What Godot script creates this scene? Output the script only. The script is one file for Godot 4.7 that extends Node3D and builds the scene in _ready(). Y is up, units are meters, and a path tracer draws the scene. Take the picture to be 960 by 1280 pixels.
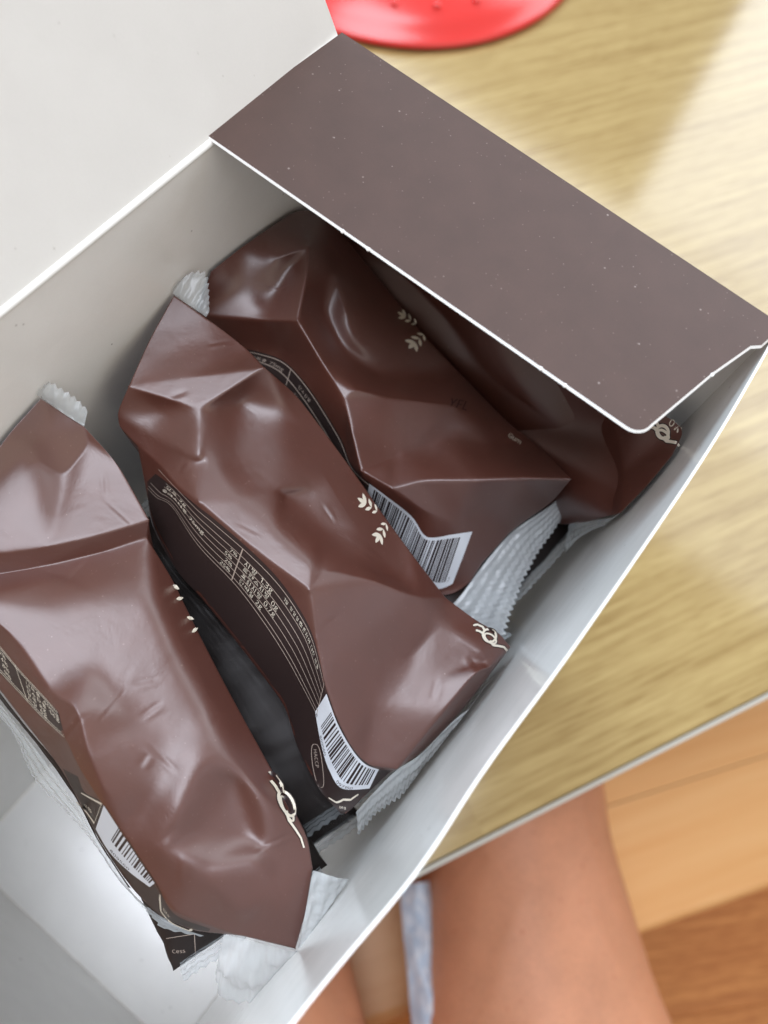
extends Node3D
# A brown and white carton of wrapped snack bars on a light wooden table. Millimetre lists become metres through MM.
const MM := 0.001
const RIM := 239.2
const WIDE := 115.0
const LONG := 228.8
const FILM_SHAPES := {
	"left": {
		"points": [Vector3(1,213,100.7), Vector3(3.8,210,99.8), Vector3(9.2,207,98.5), Vector3(19.3,203,99.5), Vector3(32.9,201,104.5), Vector3(33.8,197,107.3),
			Vector3(43.1,193,110.2), Vector3(55.2,189.5,115.4), Vector3(68.5,187.5,120.7), Vector3(81.1,186,125.4), Vector3(91.2,185.5,129.1), Vector3(101.8,184.5,133.1),
			Vector3(106.7,184,137.3), Vector3(110.7,182,144), Vector3(114,179,151.7), Vector3(103,182,156.3), Vector3(97.6,178,160.3), Vector3(94.4,176,162.5),
			Vector3(87.2,174,165), Vector3(78.8,174,164.8), Vector3(65.4,176,161.4), Vector3(51.8,184,155), Vector3(39,188,152.4), Vector3(23.7,192,149.2),
			Vector3(13.4,196,146.5), Vector3(4.8,206,132.6), Vector3(1,211,111.6), Vector3(89.1,186.5,160.6), Vector3(82,190,157.9), Vector3(73.8,193.5,155.2),
			Vector3(65.7,196.5,153), Vector3(58.1,198.5,150.8), Vector3(50.7,200.5,147.7), Vector3(43.6,202,143.5), Vector3(31.6,203.5,140.3), Vector3(20.9,205.2,140),
			Vector3(5.5,206.5,111.3), Vector3(12.4,202.5,109.6), Vector3(12,204.5,100.5), Vector3(5.6,209,104.7), Vector3(17,202.8,108.9), Vector3(12.6,203,132.6),
			Vector3(21.3,202.2,122.5), Vector3(27.1,201.8,114.5), Vector3(14.4,199.5,136), Vector3(22.8,198.5,125.4), Vector3(29.3,197.6,115.7), Vector3(20.9,205.4,137.9),
			Vector3(31.7,203.6,131.8), Vector3(38.1,202.5,122.9), Vector3(44.2,201.1,116), Vector3(57.6,199,122.6), Vector3(69.9,197,127.1), Vector3(82,194.8,131.6),
			Vector3(24.9,200.8,127.6), Vector3(45.5,201.7,135), Vector3(49.1,201,127.7), Vector3(60.1,199.3,137.2), Vector3(51.2,205.5,142), Vector3(58.1,203,147),
			Vector3(66.4,198.5,151.5), Vector3(67.5,198,137.2), Vector3(75.8,198.2,135.7), Vector3(83.3,191.2,135.4), Vector3(90.1,193.2,133.1), Vector3(78.3,198,144.2),
			Vector3(83.8,193,146.6), Vector3(91.6,187.8,140.2), Vector3(96.3,191.5,143.3), Vector3(89,194,150.8), Vector3(104.5,187,145.2), Vector3(100,187.8,152.2),
			Vector3(80,195.5,152.2), Vector3(71.9,197.2,144.4), Vector3(54.6,200.3,135.7), Vector3(97.3,188.8,139.3), Vector3(4.3,192.6,103.9), Vector3(7,189.6,103.2),
			Vector3(12.1,186.6,102), Vector3(21.5,182.6,102.9), Vector3(34.3,180.6,107.4), Vector3(35.2,176.6,109.9), Vector3(43.9,172.6,112.5), Vector3(55.3,169.1,117.1),
			Vector3(67.8,167.1,121.9), Vector3(79.7,165.6,126.2), Vector3(89.1,165.1,129.5), Vector3(99.1,164.1,133.1), Vector3(103.7,163.6,136.9), Vector3(107.5,161.6,142.9),
			Vector3(110.6,158.6,149.8), Vector3(100.2,161.6,154), Vector3(95.2,157.6,157.6), Vector3(92.1,155.6,159.6), Vector3(85.3,153.6,161.8), Vector3(77.4,153.6,161.6),
			Vector3(64.9,155.6,158.6), Vector3(52.1,163.6,152.8), Vector3(40.1,167.6,150.5), Vector3(25.7,171.6,147.6), Vector3(16,175.6,145.2), Vector3(8,185.6,132.6),
			Vector3(4.3,190.6,113.8), Vector3(56.8,161.5,133.1)],
		"faces": [17,27,18,18,28,19,27,28,18,19,29,20,28,29,19,20,30,21,29,30,20,30,31,21,21,32,22,22,33,23,32,33,22,33,34,23,23,35,24,34,35,23,25,36,26,2,38,3,0,39,1,26,39,0,1,39,2,36,39,26,2,39,38,37,39,36,38,39,37,3,40,4,37,40,38,38,40,3,25,41,36,36,42,37,41,42,36,37,42,40,4,43,5,40,43,4,42,43,40,24,44,25,25,44,41,35,44,24,42,45,43,41,45,42,43,46,5,45,46,43,34,47,35,35,47,44,34,48,47,45,49,46,5,50,6,46,50,5,6,50,7,49,50,46,7,51,8,50,51,7,8,52,9,51,52,8,9,53,10,52,53,9,45,41,44,44,54,45,47,54,44,48,54,47,45,54,49,49,54,48,33,55,34,34,55,48,48,55,49,49,56,50,50,56,51,55,56,49,51,57,52,32,58,33,33,58,55,32,21,31,31,59,32,32,59,58,58,59,57,29,60,30,30,60,31,31,60,59,57,61,52,59,61,57,52,62,53,61,62,52,62,63,53,10,64,11,53,64,10,63,64,53,62,65,63,65,66,63,63,67,64,66,67,63,27,17,16,27,16,15,27,69,28,66,69,67,67,69,68,13,70,14,14,70,15,12,70,13,15,69,27,15,71,69,69,71,68,68,71,70,70,71,15,28,72,29,65,72,66,66,72,69,69,72,28,60,73,59,59,73,61,29,73,60,61,73,62,62,73,65,65,73,72,72,73,29,55,74,56,56,74,51,51,74,57,57,74,58,58,74,55,64,75,11,67,75,64,11,75,12,68,75,67,12,75,70,70,75,68,1,76,0,1,77,76,77,103,76,2,77,1,2,78,77,78,103,77,3,78,2,3,79,78,79,103,78,4,79,3,4,80,79,80,103,79,5,80,4,5,81,80,81,103,80,6,81,5,6,82,81,82,103,81,7,82,6,7,83,82,83,103,82,8,83,7,8,84,83,84,103,83,9,84,8,9,85,84,85,103,84,10,85,9,10,86,85,86,103,85,11,86,10,11,87,86,87,103,86,12,87,11,12,88,87,88,103,87,13,88,12,13,89,88,89,103,88,14,89,13,14,90,89,90,103,89,15,90,14,15,91,90,91,103,90,16,91,15,16,92,91,92,103,91,17,92,16,17,93,92,93,103,92,18,93,17,18,94,93,94,103,93,19,94,18,19,95,94,95,103,94,20,95,19,20,96,95,96,103,95,21,96,20,21,97,96,97,103,96,22,97,21,22,98,97,98,103,97,23,98,22,23,99,98,99,103,98,24,99,23,24,100,99,100,103,99,25,100,24,25,101,100,101,103,100,26,101,25,26,102,101,102,103,101,0,102,26,0,76,102,76,103,102],
		"creases": [15,27,3,27,28,3,28,29,3,29,30,3,30,31,3,31,32,3,32,33,3,33,34,3,34,35,3,41,42,3,42,43,3,43,4,3,44,45,3,45,46,3,46,5,3,58,59,3,59,60,3,58,33,3,36,37,3,37,38,3,38,2,3,4,3,3,18,27,1,17,27,1,19,28,1,18,28,1,20,29,1,19,29,1,21,30,1,20,30,1,21,31,1,22,32,1,21,32,1,23,33,1,22,33,1,23,34,1,24,35,1,23,35,1,26,36,1,25,36,1,3,38,1,1,39,1,0,39,1,26,39,1,2,39,1,36,39,1,38,39,1,37,39,1,4,40,1,3,40,1,38,40,1,37,40,1,36,41,1,25,41,1,37,42,1,36,42,1,40,42,1,5,43,1,40,43,1,25,44,1,24,44,1,41,44,1,35,44,1,43,45,1,42,45,1,41,45,1,43,46,1,35,47,1,34,47,1,44,47,1,47,48,1,34,48,1,46,49,1,45,49,1,6,50,1,5,50,1,46,50,1,7,50,1,49,50,1,8,51,1,7,51,1,50,51,1,9,52,1,8,52,1,51,52,1,10,53,1,9,53,1,52,53,1,45,54,1,44,54,1,47,54,1,48,54,1,49,54,1,48,49,1,34,55,1,33,55,1,48,55,1,49,55,1,50,56,1,49,56,1,51,56,1,55,56,1,52,57,1,51,57,1,32,58,1,55,58,1,32,59,1,31,59,1,57,58,1,57,59,1,30,60,1,29,60,1,31,60,1,52,61,1,57,61,1,59,61,1,53,62,1,52,62,1,61,62,1,53,63,1,62,63,1,11,64,1,10,64,1,53,64,1,63,64,1,63,65,1,62,65,1,63,66,1,65,66,1,64,67,1,63,67,1,66,67,1,16,27,1,28,69,1,27,69,1,67,69,1,66,69,1,67,68,1,68,69,1,14,70,1,13,70,1,15,70,1,12,70,1,15,69,1,69,71,1,15,71,1,68,71,1,68,70,1,70,71,1,29,72,1,28,72,1,66,72,1,65,72,1,69,72,1,59,73,1,60,73,1,61,73,1,29,73,1,62,73,1,65,73,1,72,73,1,56,74,1,55,74,1,51,74,1,57,74,1,58,74,1,11,75,1,64,75,1,67,75,1,12,75,1,68,75,1,70,75,1,0,1,4,1,2,4,2,3,4,3,4,4,4,5,4,5,6,4,6,7,4,7,8,4,8,9,4,9,10,4,10,11,4,11,12,4,12,13,4,13,14,4,14,15,4,15,16,4,16,17,4,17,18,4,18,19,4,19,20,4,20,21,4,21,22,4,22,23,4,23,24,4,24,25,4,25,26,4,26,0,4],
		"corners": [0,2,4,12,14,32,33]},
	"middle": {
		"points": [Vector3(1,209,61.1), Vector3(9.6,206.5,59.8), Vector3(21.9,203,58.5), Vector3(29.4,207.8,61.6), Vector3(36.3,197,57.9), Vector3(57.3,192.5,62.8),
			Vector3(73.1,188.5,66.9), Vector3(82.8,186.5,69.2), Vector3(94.1,185,71.9), Vector3(103.9,182.5,70.9), Vector3(109.3,181,69.4), Vector3(114,179,69.8),
			Vector3(114,175,76.5), Vector3(113.6,174.5,91.3), Vector3(111.8,173.5,103), Vector3(109.1,178.5,109.9), Vector3(108.6,172,110.9), Vector3(107.5,170.5,117.1),
			Vector3(106.2,168,124.4), Vector3(100.8,169,124.6), Vector3(94,171,122.7), Vector3(87,173,119.6), Vector3(79.2,176,114.4), Vector3(62.8,180,111.1),
			Vector3(50.5,183,108.7), Vector3(40.6,185,107.4), Vector3(28.9,188,102.9), Vector3(20.9,191,96.5), Vector3(16.5,197,92.4), Vector3(10.6,199,91.9),
			Vector3(8.9,201.5,89.9), Vector3(8.9,206.3,85), Vector3(3.8,207,72.3), Vector3(23.8,198,92.7), Vector3(32,201,94.8), Vector3(39.4,204.5,95.4),
			Vector3(56.2,203.2,95.8), Vector3(70.5,202.6,95), Vector3(77.8,198,101.7), Vector3(84.2,194.5,106.8), Vector3(90.9,190,110.6), Vector3(97,185.5,112.9),
			Vector3(102.6,180,113.8), Vector3(24.6,205.5,78.5), Vector3(18.6,206.6,73.2), Vector3(31.9,204.8,87.4), Vector3(18.3,199.5,88.9), Vector3(17.4,201.5,82.9),
			Vector3(9.9,206,71.8), Vector3(15,205.5,62.5), Vector3(30.8,202.5,89.5), Vector3(33.9,203.2,86), Vector3(37.2,198.5,64.3), Vector3(55.6,195.5,70.4),
			Vector3(69.1,193.5,74.7), Vector3(83.6,188.5,76.1), Vector3(36.9,199.2,79.7), Vector3(49.1,200.8,81.1), Vector3(51.8,196.8,79.6), Vector3(45.8,203.9,89.1),
			Vector3(56,203.4,88.9), Vector3(66.5,203.1,89.4), Vector3(64.5,194.6,75.1), Vector3(27.2,199.2,68.6), Vector3(70,201.2,88.6), Vector3(79.9,197.8,83),
			Vector3(88.9,193,78.8), Vector3(83.6,194.2,96), Vector3(96.3,184.5,102.2), Vector3(95.8,185.2,91.3), Vector3(96.6,187,78.3), Vector3(103.2,184.8,89.8),
			Vector3(73.6,195,80.5), Vector3(61.7,195.8,80.6), Vector3(110.2,186.5,81.7), Vector3(109.5,184.3,95.1), Vector3(108.3,184.2,79.9), Vector3(107.9,185.5,77.1),
			Vector3(110.6,183.2,74.4), Vector3(112.7,183.5,78.1), Vector3(114,178,78.4), Vector3(4.8,190.3,64), Vector3(12.9,187.8,62.8), Vector3(24.4,184.3,61.6),
			Vector3(31.5,189.1,64.4), Vector3(38,178.3,61.1), Vector3(57.7,173.8,65.5), Vector3(72.6,169.8,69.2), Vector3(81.7,167.8,71.3), Vector3(92.3,166.3,73.7),
			Vector3(101.5,163.8,72.7), Vector3(106.6,162.3,71.4), Vector3(111,160.3,71.8), Vector3(111,156.3,77.8), Vector3(110.6,155.8,91.1), Vector3(108.9,154.8,101.6),
			Vector3(106.4,159.8,107.9), Vector3(105.9,153.3,108.8), Vector3(104.9,151.8,114.3), Vector3(103.7,149.3,120.9), Vector3(98.6,150.3,121.1), Vector3(92.2,152.3,119.3),
			Vector3(85.6,154.3,116.6), Vector3(78.3,157.3,111.9), Vector3(62.8,161.3,108.9), Vector3(51.3,164.3,106.8), Vector3(42,166.3,105.6), Vector3(31,169.3,101.6),
			Vector3(23.5,172.3,95.8), Vector3(19.4,178.3,92.1), Vector3(13.8,180.3,91.7), Vector3(12.2,182.8,89.9), Vector3(12.2,187.6,85.4), Vector3(7.4,188.3,74),
			Vector3(64.1,160.2,89.5)],
		"faces": [17,19,18,0,32,1,27,33,28,26,34,27,27,34,33,25,35,26,26,35,34,23,36,24,24,36,25,25,36,35,23,37,36,22,38,23,23,38,37,22,39,38,21,40,22,22,40,39,20,41,21,21,41,40,17,42,19,19,42,20,20,42,41,16,42,17,15,42,16,28,46,29,29,46,30,33,46,28,43,44,31,30,47,31,46,47,30,43,47,45,45,47,46,32,48,1,31,48,32,31,47,43,44,48,31,1,49,2,2,49,44,44,49,48,48,49,1,34,50,33,35,50,34,33,50,46,46,50,45,45,51,43,35,51,50,50,51,45,3,52,4,4,52,5,52,53,5,51,56,43,52,57,53,56,57,52,57,58,53,35,59,51,51,59,56,36,59,35,56,59,57,57,60,58,59,60,57,36,60,59,37,61,36,36,61,60,54,6,5,54,5,53,53,62,54,3,2,44,3,44,43,43,63,3,3,63,52,52,63,56,56,63,43,37,64,61,37,65,64,7,66,8,55,66,7,65,66,55,38,67,37,37,67,65,39,67,38,65,67,66,15,14,75,41,68,40,15,68,42,42,68,41,40,68,39,39,68,67,67,69,66,68,69,67,8,70,9,66,70,8,69,70,66,68,71,69,69,71,70,55,7,6,55,6,54,55,72,65,54,72,55,65,72,64,60,73,58,61,73,60,58,73,53,53,73,62,64,73,61,62,73,54,54,73,72,72,73,64,75,13,74,13,75,14,74,71,75,75,68,15,68,75,71,71,76,70,74,76,71,9,77,10,70,77,9,76,77,70,10,78,11,77,78,10,11,79,12,78,79,11,74,79,76,76,79,77,77,79,78,12,80,13,13,80,74,74,80,79,79,80,12,1,81,0,1,82,81,82,114,81,2,82,1,2,83,82,83,114,82,3,83,2,3,84,83,84,114,83,4,84,3,4,85,84,85,114,84,5,85,4,5,86,85,86,114,85,6,86,5,6,87,86,87,114,86,7,87,6,7,88,87,88,114,87,8,88,7,8,89,88,89,114,88,9,89,8,9,90,89,90,114,89,10,90,9,10,91,90,91,114,90,11,91,10,11,92,91,92,114,91,12,92,11,12,93,92,93,114,92,13,93,12,13,94,93,94,114,93,14,94,13,14,95,94,95,114,94,15,95,14,15,96,95,96,114,95,16,96,15,16,97,96,97,114,96,17,97,16,17,98,97,98,114,97,18,98,17,18,99,98,99,114,98,19,99,18,19,100,99,100,114,99,20,100,19,20,101,100,101,114,100,21,101,20,21,102,101,102,114,101,22,102,21,22,103,102,103,114,102,23,103,22,23,104,103,104,114,103,24,104,23,24,105,104,105,114,104,25,105,24,25,106,105,106,114,105,26,106,25,26,107,106,107,114,106,27,107,26,27,108,107,108,114,107,28,108,27,28,109,108,109,114,108,29,109,28,29,110,109,110,114,109,30,110,29,30,111,110,111,114,110,31,111,30,31,112,111,112,114,111,32,112,31,32,113,112,113,114,112,0,113,32,0,81,113,81,114,113],
		"creases": [28,33,3,33,34,3,34,35,3,35,36,3,36,37,3,37,38,3,38,39,3,39,40,3,40,41,3,41,42,3,42,15,3,31,44,3,44,3,3,31,43,3,43,3,3,37,61,3,37,64,3,64,65,3,65,66,3,66,8,3,15,75,3,75,74,3,74,79,3,57,58,3,69,70,3,52,53,3,53,54,3,54,55,3,76,77,3,77,78,3,35,59,3,59,57,3,17,19,1,1,32,1,27,33,1,27,34,1,26,34,1,26,35,1,25,35,1,24,36,1,23,36,1,25,36,1,23,37,1,23,38,1,22,38,1,22,39,1,22,40,1,21,40,1,21,41,1,20,41,1,19,42,1,17,42,1,20,42,1,16,42,1,29,46,1,28,46,1,30,46,1,33,46,1,43,44,1,31,47,1,30,47,1,46,47,1,43,45,1,45,47,1,43,47,1,45,46,1,1,48,1,32,48,1,31,48,1,44,48,1,2,49,1,1,49,1,2,44,1,44,49,1,48,49,1,33,50,1,34,50,1,35,50,1,46,50,1,45,50,1,43,51,1,45,51,1,50,51,1,35,51,1,4,52,1,3,52,1,5,52,1,5,53,1,43,56,1,51,56,1,53,57,1,52,57,1,52,56,1,56,57,1,53,58,1,51,59,1,56,59,1,36,59,1,58,60,1,57,60,1,59,60,1,36,60,1,36,61,1,60,61,1,5,54,1,6,54,1,54,62,1,53,62,1,3,63,1,43,63,1,52,63,1,56,63,1,61,64,1,37,65,1,7,66,1,7,55,1,55,66,1,55,65,1,37,67,1,38,67,1,65,67,1,39,67,1,66,67,1,14,75,1,40,68,1,41,68,1,42,68,1,15,68,1,39,68,1,67,68,1,66,69,1,67,69,1,68,69,1,9,70,1,8,70,1,66,70,1,69,71,1,68,71,1,70,71,1,6,55,1,65,72,1,55,72,1,54,72,1,64,72,1,58,73,1,60,73,1,61,73,1,53,73,1,62,73,1,64,73,1,54,73,1,72,73,1,13,74,1,13,75,1,71,75,1,71,74,1,68,75,1,70,76,1,71,76,1,74,76,1,10,77,1,9,77,1,70,77,1,11,78,1,10,78,1,12,79,1,11,79,1,78,79,1,76,79,1,77,79,1,13,80,1,12,80,1,74,80,1,79,80,1,0,1,4,1,2,4,2,3,4,3,4,4,4,5,4,5,6,4,6,7,4,7,8,4,8,9,4,9,10,4,10,11,4,11,12,4,12,13,4,13,14,4,14,15,4,15,16,4,16,17,4,17,18,4,18,19,4,19,20,4,20,21,4,21,22,4,22,23,4,23,24,4,24,25,4,25,26,4,26,27,4,27,28,4,28,29,4,29,30,4,30,31,4,31,32,4,32,0,4],
		"corners": [0,3,11,12,15,18,31,35,37,43]},
	"far": {
		"points": [Vector3(1,206,49), Vector3(1,205,38.2), Vector3(1,203,26.7), Vector3(1,201,17.2), Vector3(4.1,196.5,8.7), Vector3(13.9,190,8.5),
			Vector3(29.2,186,10.8), Vector3(45,183,14.2), Vector3(59.8,181.5,16.5), Vector3(79.5,179,19.1), Vector3(90.3,178,18.6), Vector3(101.1,194.9,30.9),
			Vector3(101,173,27.7), Vector3(96.8,168.5,39.4), Vector3(95.9,164,51.1), Vector3(96.5,162,56.4), Vector3(94.9,160,63.1), Vector3(86.3,161,68.2),
			Vector3(68.5,165,63.7), Vector3(46.3,171,57.6), Vector3(23,178,53.4), Vector3(9.4,184,53.5), Vector3(1,195,55.9), Vector3(15.5,197,46.7),
			Vector3(24.4,202.5,44), Vector3(37.2,198.5,48.2), Vector3(45.3,197,51.3), Vector3(51.7,195,56.1), Vector3(59.3,192.5,61.9), Vector3(67.8,191,60.1),
			Vector3(76.8,185,57.5), Vector3(84.7,181,53.2), Vector3(13.6,205,26.7), Vector3(19.1,204.3,34.5), Vector3(6,199.5,44.6), Vector3(8.4,203.5,35.2),
			Vector3(12.6,197,40.2), Vector3(12,197.5,15.4), Vector3(20.4,196.5,23.6), Vector3(31.9,195.2,32.2), Vector3(37.3,192,32.6), Vector3(52.6,194,42.2),
			Vector3(65.7,189.5,30.7), Vector3(63.1,188.2,49.8), Vector3(45.6,198,47.7), Vector3(23.4,192.5,32.2), Vector3(34,189.5,36.7), Vector3(51,182.5,25.9),
			Vector3(44.4,185.5,34), Vector3(82.2,192.9,46), Vector3(90.9,194.2,38.8), Vector3(69.4,187,44.6), Vector3(72.5,191.6,53.4), Vector3(89.1,178.5,44),
			Vector3(69.1,186.2,36.9), Vector3(60.4,190,33.2), Vector3(80.5,183,29.7), Vector3(62.9,191.1,57), Vector3(20.7,188,47), Vector3(50,184,56.2),
			Vector3(11.9,201,31), Vector3(3.9,189,47.7), Vector3(3.9,188,38.1), Vector3(3.9,186,27.7), Vector3(3.9,184,19.2), Vector3(6.8,179.5,11.5),
			Vector3(16,173,11.3), Vector3(30.5,169,13.4), Vector3(45.3,166,16.5), Vector3(59.2,164.5,18.5), Vector3(77.7,162,20.9), Vector3(87.9,161,20.4),
			Vector3(98,177.9,31.5), Vector3(97.9,156,28.6), Vector3(94,151.5,39.1), Vector3(93.1,147,49.7), Vector3(93.7,145,54.4), Vector3(92.2,143,60.5),
			Vector3(84.1,144,65), Vector3(67.3,148,61), Vector3(46.5,154,55.5), Vector3(24.6,161,51.7), Vector3(11.9,167,51.8), Vector3(3.9,178,54),
			Vector3(49.8,158,36.9)],
		"faces": [15,17,16,20,26,25,18,28,19,18,29,28,17,30,18,18,30,29,14,31,15,15,31,17,17,31,30,2,32,3,3,32,4,0,34,1,22,21,23,23,34,22,22,34,0,2,35,32,1,35,2,34,35,1,24,36,23,33,36,24,23,36,34,34,36,35,4,37,5,32,37,4,5,38,6,37,38,5,33,38,32,32,38,37,38,39,6,6,40,7,39,40,6,27,41,26,8,42,9,27,43,41,26,44,25,41,44,26,24,45,33,33,45,38,38,45,39,39,46,40,44,46,25,25,46,24,24,46,45,45,46,39,7,47,8,41,48,44,44,48,46,46,48,40,40,48,7,7,48,47,47,48,41,10,50,11,11,50,12,12,50,13,31,52,30,49,52,31,30,52,29,29,52,43,43,52,51,51,52,49,13,53,14,14,53,31,31,53,49,49,53,50,50,53,13,51,54,43,49,54,51,8,55,42,47,55,8,41,55,47,43,54,42,41,43,42,42,55,41,9,56,10,10,56,50,50,56,49,42,56,9,54,56,42,49,56,54,43,27,28,28,57,43,29,57,28,43,57,29,20,58,21,21,58,23,23,58,24,24,58,25,25,58,20,19,59,20,20,59,26,26,59,27,27,59,28,28,59,19,32,60,33,35,60,32,33,60,36,36,60,35,1,61,0,1,62,61,62,84,61,2,62,1,2,63,62,63,84,62,3,63,2,3,64,63,64,84,63,4,64,3,4,65,64,65,84,64,5,65,4,5,66,65,66,84,65,6,66,5,6,67,66,67,84,66,7,67,6,7,68,67,68,84,67,8,68,7,8,69,68,69,84,68,9,69,8,9,70,69,70,84,69,10,70,9,10,71,70,71,84,70,11,71,10,11,72,71,72,84,71,12,72,11,12,73,72,73,84,72,13,73,12,13,74,73,74,84,73,14,74,13,14,75,74,75,84,74,15,75,14,15,76,75,76,84,75,16,76,15,16,77,76,77,84,76,17,77,16,17,78,77,78,84,77,18,78,17,18,79,78,79,84,78,19,79,18,19,80,79,80,84,79,20,80,19,20,81,80,81,84,80,21,81,20,21,82,81,82,84,81,22,82,21,22,83,82,83,84,82,0,83,22,0,61,83,61,84,83],
		"creases": [22,23,3,23,24,3,24,25,3,25,26,3,26,27,3,27,28,3,28,29,3,29,30,3,30,31,3,31,14,3,35,32,3,32,33,3,33,24,3,44,41,3,41,42,3,42,43,3,43,28,3,29,52,3,52,49,3,49,50,3,50,11,3,26,44,3,37,38,3,38,39,3,15,17,1,20,25,1,20,26,1,19,28,1,18,28,1,18,29,1,18,30,1,17,30,1,15,31,1,17,31,1,3,32,1,2,32,1,4,32,1,1,34,1,0,34,1,21,23,1,22,34,1,23,34,1,2,35,1,1,35,1,34,35,1,23,36,1,24,36,1,33,36,1,34,36,1,35,36,1,5,37,1,4,37,1,32,37,1,6,38,1,5,38,1,32,38,1,33,38,1,6,39,1,7,40,1,6,40,1,39,40,1,26,41,1,27,41,1,9,42,1,8,42,1,41,43,1,27,43,1,25,44,1,33,45,1,24,45,1,38,45,1,39,45,1,40,46,1,39,46,1,25,46,1,44,46,1,24,46,1,45,46,1,8,47,1,7,47,1,44,48,1,41,48,1,46,48,1,40,48,1,7,48,1,47,48,1,41,47,1,10,50,1,12,50,1,13,50,1,30,52,1,31,52,1,31,49,1,29,43,1,43,52,1,43,51,1,51,52,1,49,51,1,14,53,1,13,53,1,31,53,1,49,53,1,50,53,1,43,54,1,51,54,1,49,54,1,42,55,1,8,55,1,47,55,1,41,55,1,42,54,1,10,56,1,9,56,1,50,56,1,49,56,1,42,56,1,54,56,1,43,57,1,28,57,1,29,57,1,21,58,1,20,58,1,23,58,1,24,58,1,25,58,1,20,59,1,19,59,1,26,59,1,27,59,1,28,59,1,33,60,1,32,60,1,35,60,1,36,60,1,0,1,4,1,2,4,2,3,4,3,4,4,4,5,4,5,6,4,6,7,4,7,8,4,8,9,4,9,10,4,10,11,4,11,12,4,12,13,4,13,14,4,14,15,4,15,16,4,16,17,4,17,18,4,18,19,4,19,20,4,20,21,4,21,22,4,22,0,4],
		"corners": [0,11,15,24,28,29,32,41,42]},
	"under_flap": {
		"points": [Vector3(1,190,1.2), Vector3(8.7,200,2.5), Vector3(51.5,202,3), Vector3(87.2,203,4.6), Vector3(102.6,206,8.6), Vector3(114.4,214,13.8),
			Vector3(115.4,214,22.3), Vector3(115.4,208,28.5), Vector3(114.9,199,33.2), Vector3(110.5,172,26.6), Vector3(105.7,162,24.5), Vector3(91.7,160,19.4),
			Vector3(72.2,165,18.6), Vector3(45.4,173,16.2), Vector3(18.8,180,13.4), Vector3(1,185,6.8), Vector3(21.8,187,3.2), Vector3(65.4,182.5,12.7),
			Vector3(47.4,184,6.3), Vector3(92.4,181.5,12.7), Vector3(109.9,199,22.7), Vector3(96.4,195,5.8), Vector3(99.1,169,18.3), Vector3(75,187,11.9),
			Vector3(83.2,193,1.2), Vector3(107.2,185,20.4), Vector3(112.1,207,18), Vector3(82.1,174,16.2), Vector3(101.4,186,13.8), Vector3(5.3,173,2.6),
			Vector3(12.5,183,3.8), Vector3(52.7,185,4.2), Vector3(86.3,186,5.6), Vector3(100.7,189,9.2), Vector3(111.9,197,13.9), Vector3(112.8,197,21.6),
			Vector3(112.8,191,27.2), Vector3(112.3,182,31.4), Vector3(108.2,155,25.4), Vector3(103.7,145,23.6), Vector3(90.5,143,19), Vector3(72.2,148,18.3),
			Vector3(47,156,16.1), Vector3(22,163,13.6), Vector3(5.3,168,7.7), Vector3(72.3,165.6,15.2)],
		"faces": [0,15,1,1,16,2,14,16,15,15,16,1,12,17,13,16,18,2,13,18,14,14,18,16,2,18,17,17,18,13,7,20,8,3,21,4,9,22,10,10,22,11,11,22,19,17,23,2,17,12,27,3,24,21,21,24,19,2,24,3,23,24,2,19,24,23,8,25,9,20,25,8,9,25,22,4,26,5,5,26,6,20,7,6,6,26,20,11,27,12,19,27,11,19,23,17,17,27,19,19,28,21,20,28,25,22,28,19,25,28,22,20,26,4,20,4,21,21,28,20,1,29,0,1,30,29,30,45,29,2,30,1,2,31,30,31,45,30,3,31,2,3,32,31,32,45,31,4,32,3,4,33,32,33,45,32,5,33,4,5,34,33,34,45,33,6,34,5,6,35,34,35,45,34,7,35,6,7,36,35,36,45,35,8,36,7,8,37,36,37,45,36,9,37,8,9,38,37,38,45,37,10,38,9,10,39,38,39,45,38,11,39,10,11,40,39,40,45,39,12,40,11,12,41,40,41,45,40,13,41,12,13,42,41,42,45,41,14,42,13,14,43,42,43,45,42,15,43,14,15,44,43,44,45,43,0,44,15,0,29,44,29,45,44],
		"creases": [16,18,3,18,17,3,17,19,3,19,21,3,20,8,3,20,6,3,20,21,3,1,15,1,2,16,1,1,16,1,15,16,1,14,16,1,13,17,1,12,17,1,2,18,1,14,18,1,13,18,1,2,17,1,7,20,1,4,21,1,3,21,1,10,22,1,9,22,1,11,22,1,11,19,1,19,22,1,2,23,1,17,23,1,17,27,1,12,27,1,21,24,1,3,24,1,19,24,1,2,24,1,23,24,1,19,23,1,9,25,1,8,25,1,20,25,1,22,25,1,5,26,1,4,26,1,6,26,1,20,26,1,11,27,1,19,27,1,21,28,1,19,28,1,25,28,1,20,28,1,22,28,1,4,20,1,0,1,4,1,2,4,2,3,4,3,4,4,4,5,4,5,6,4,6,7,4,7,8,4,8,9,4,9,10,4,10,11,4,11,12,4,12,13,4,13,14,4,14,15,4,15,0,4],
		"corners": [0,6,8,19]},
}

var M := {}


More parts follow.
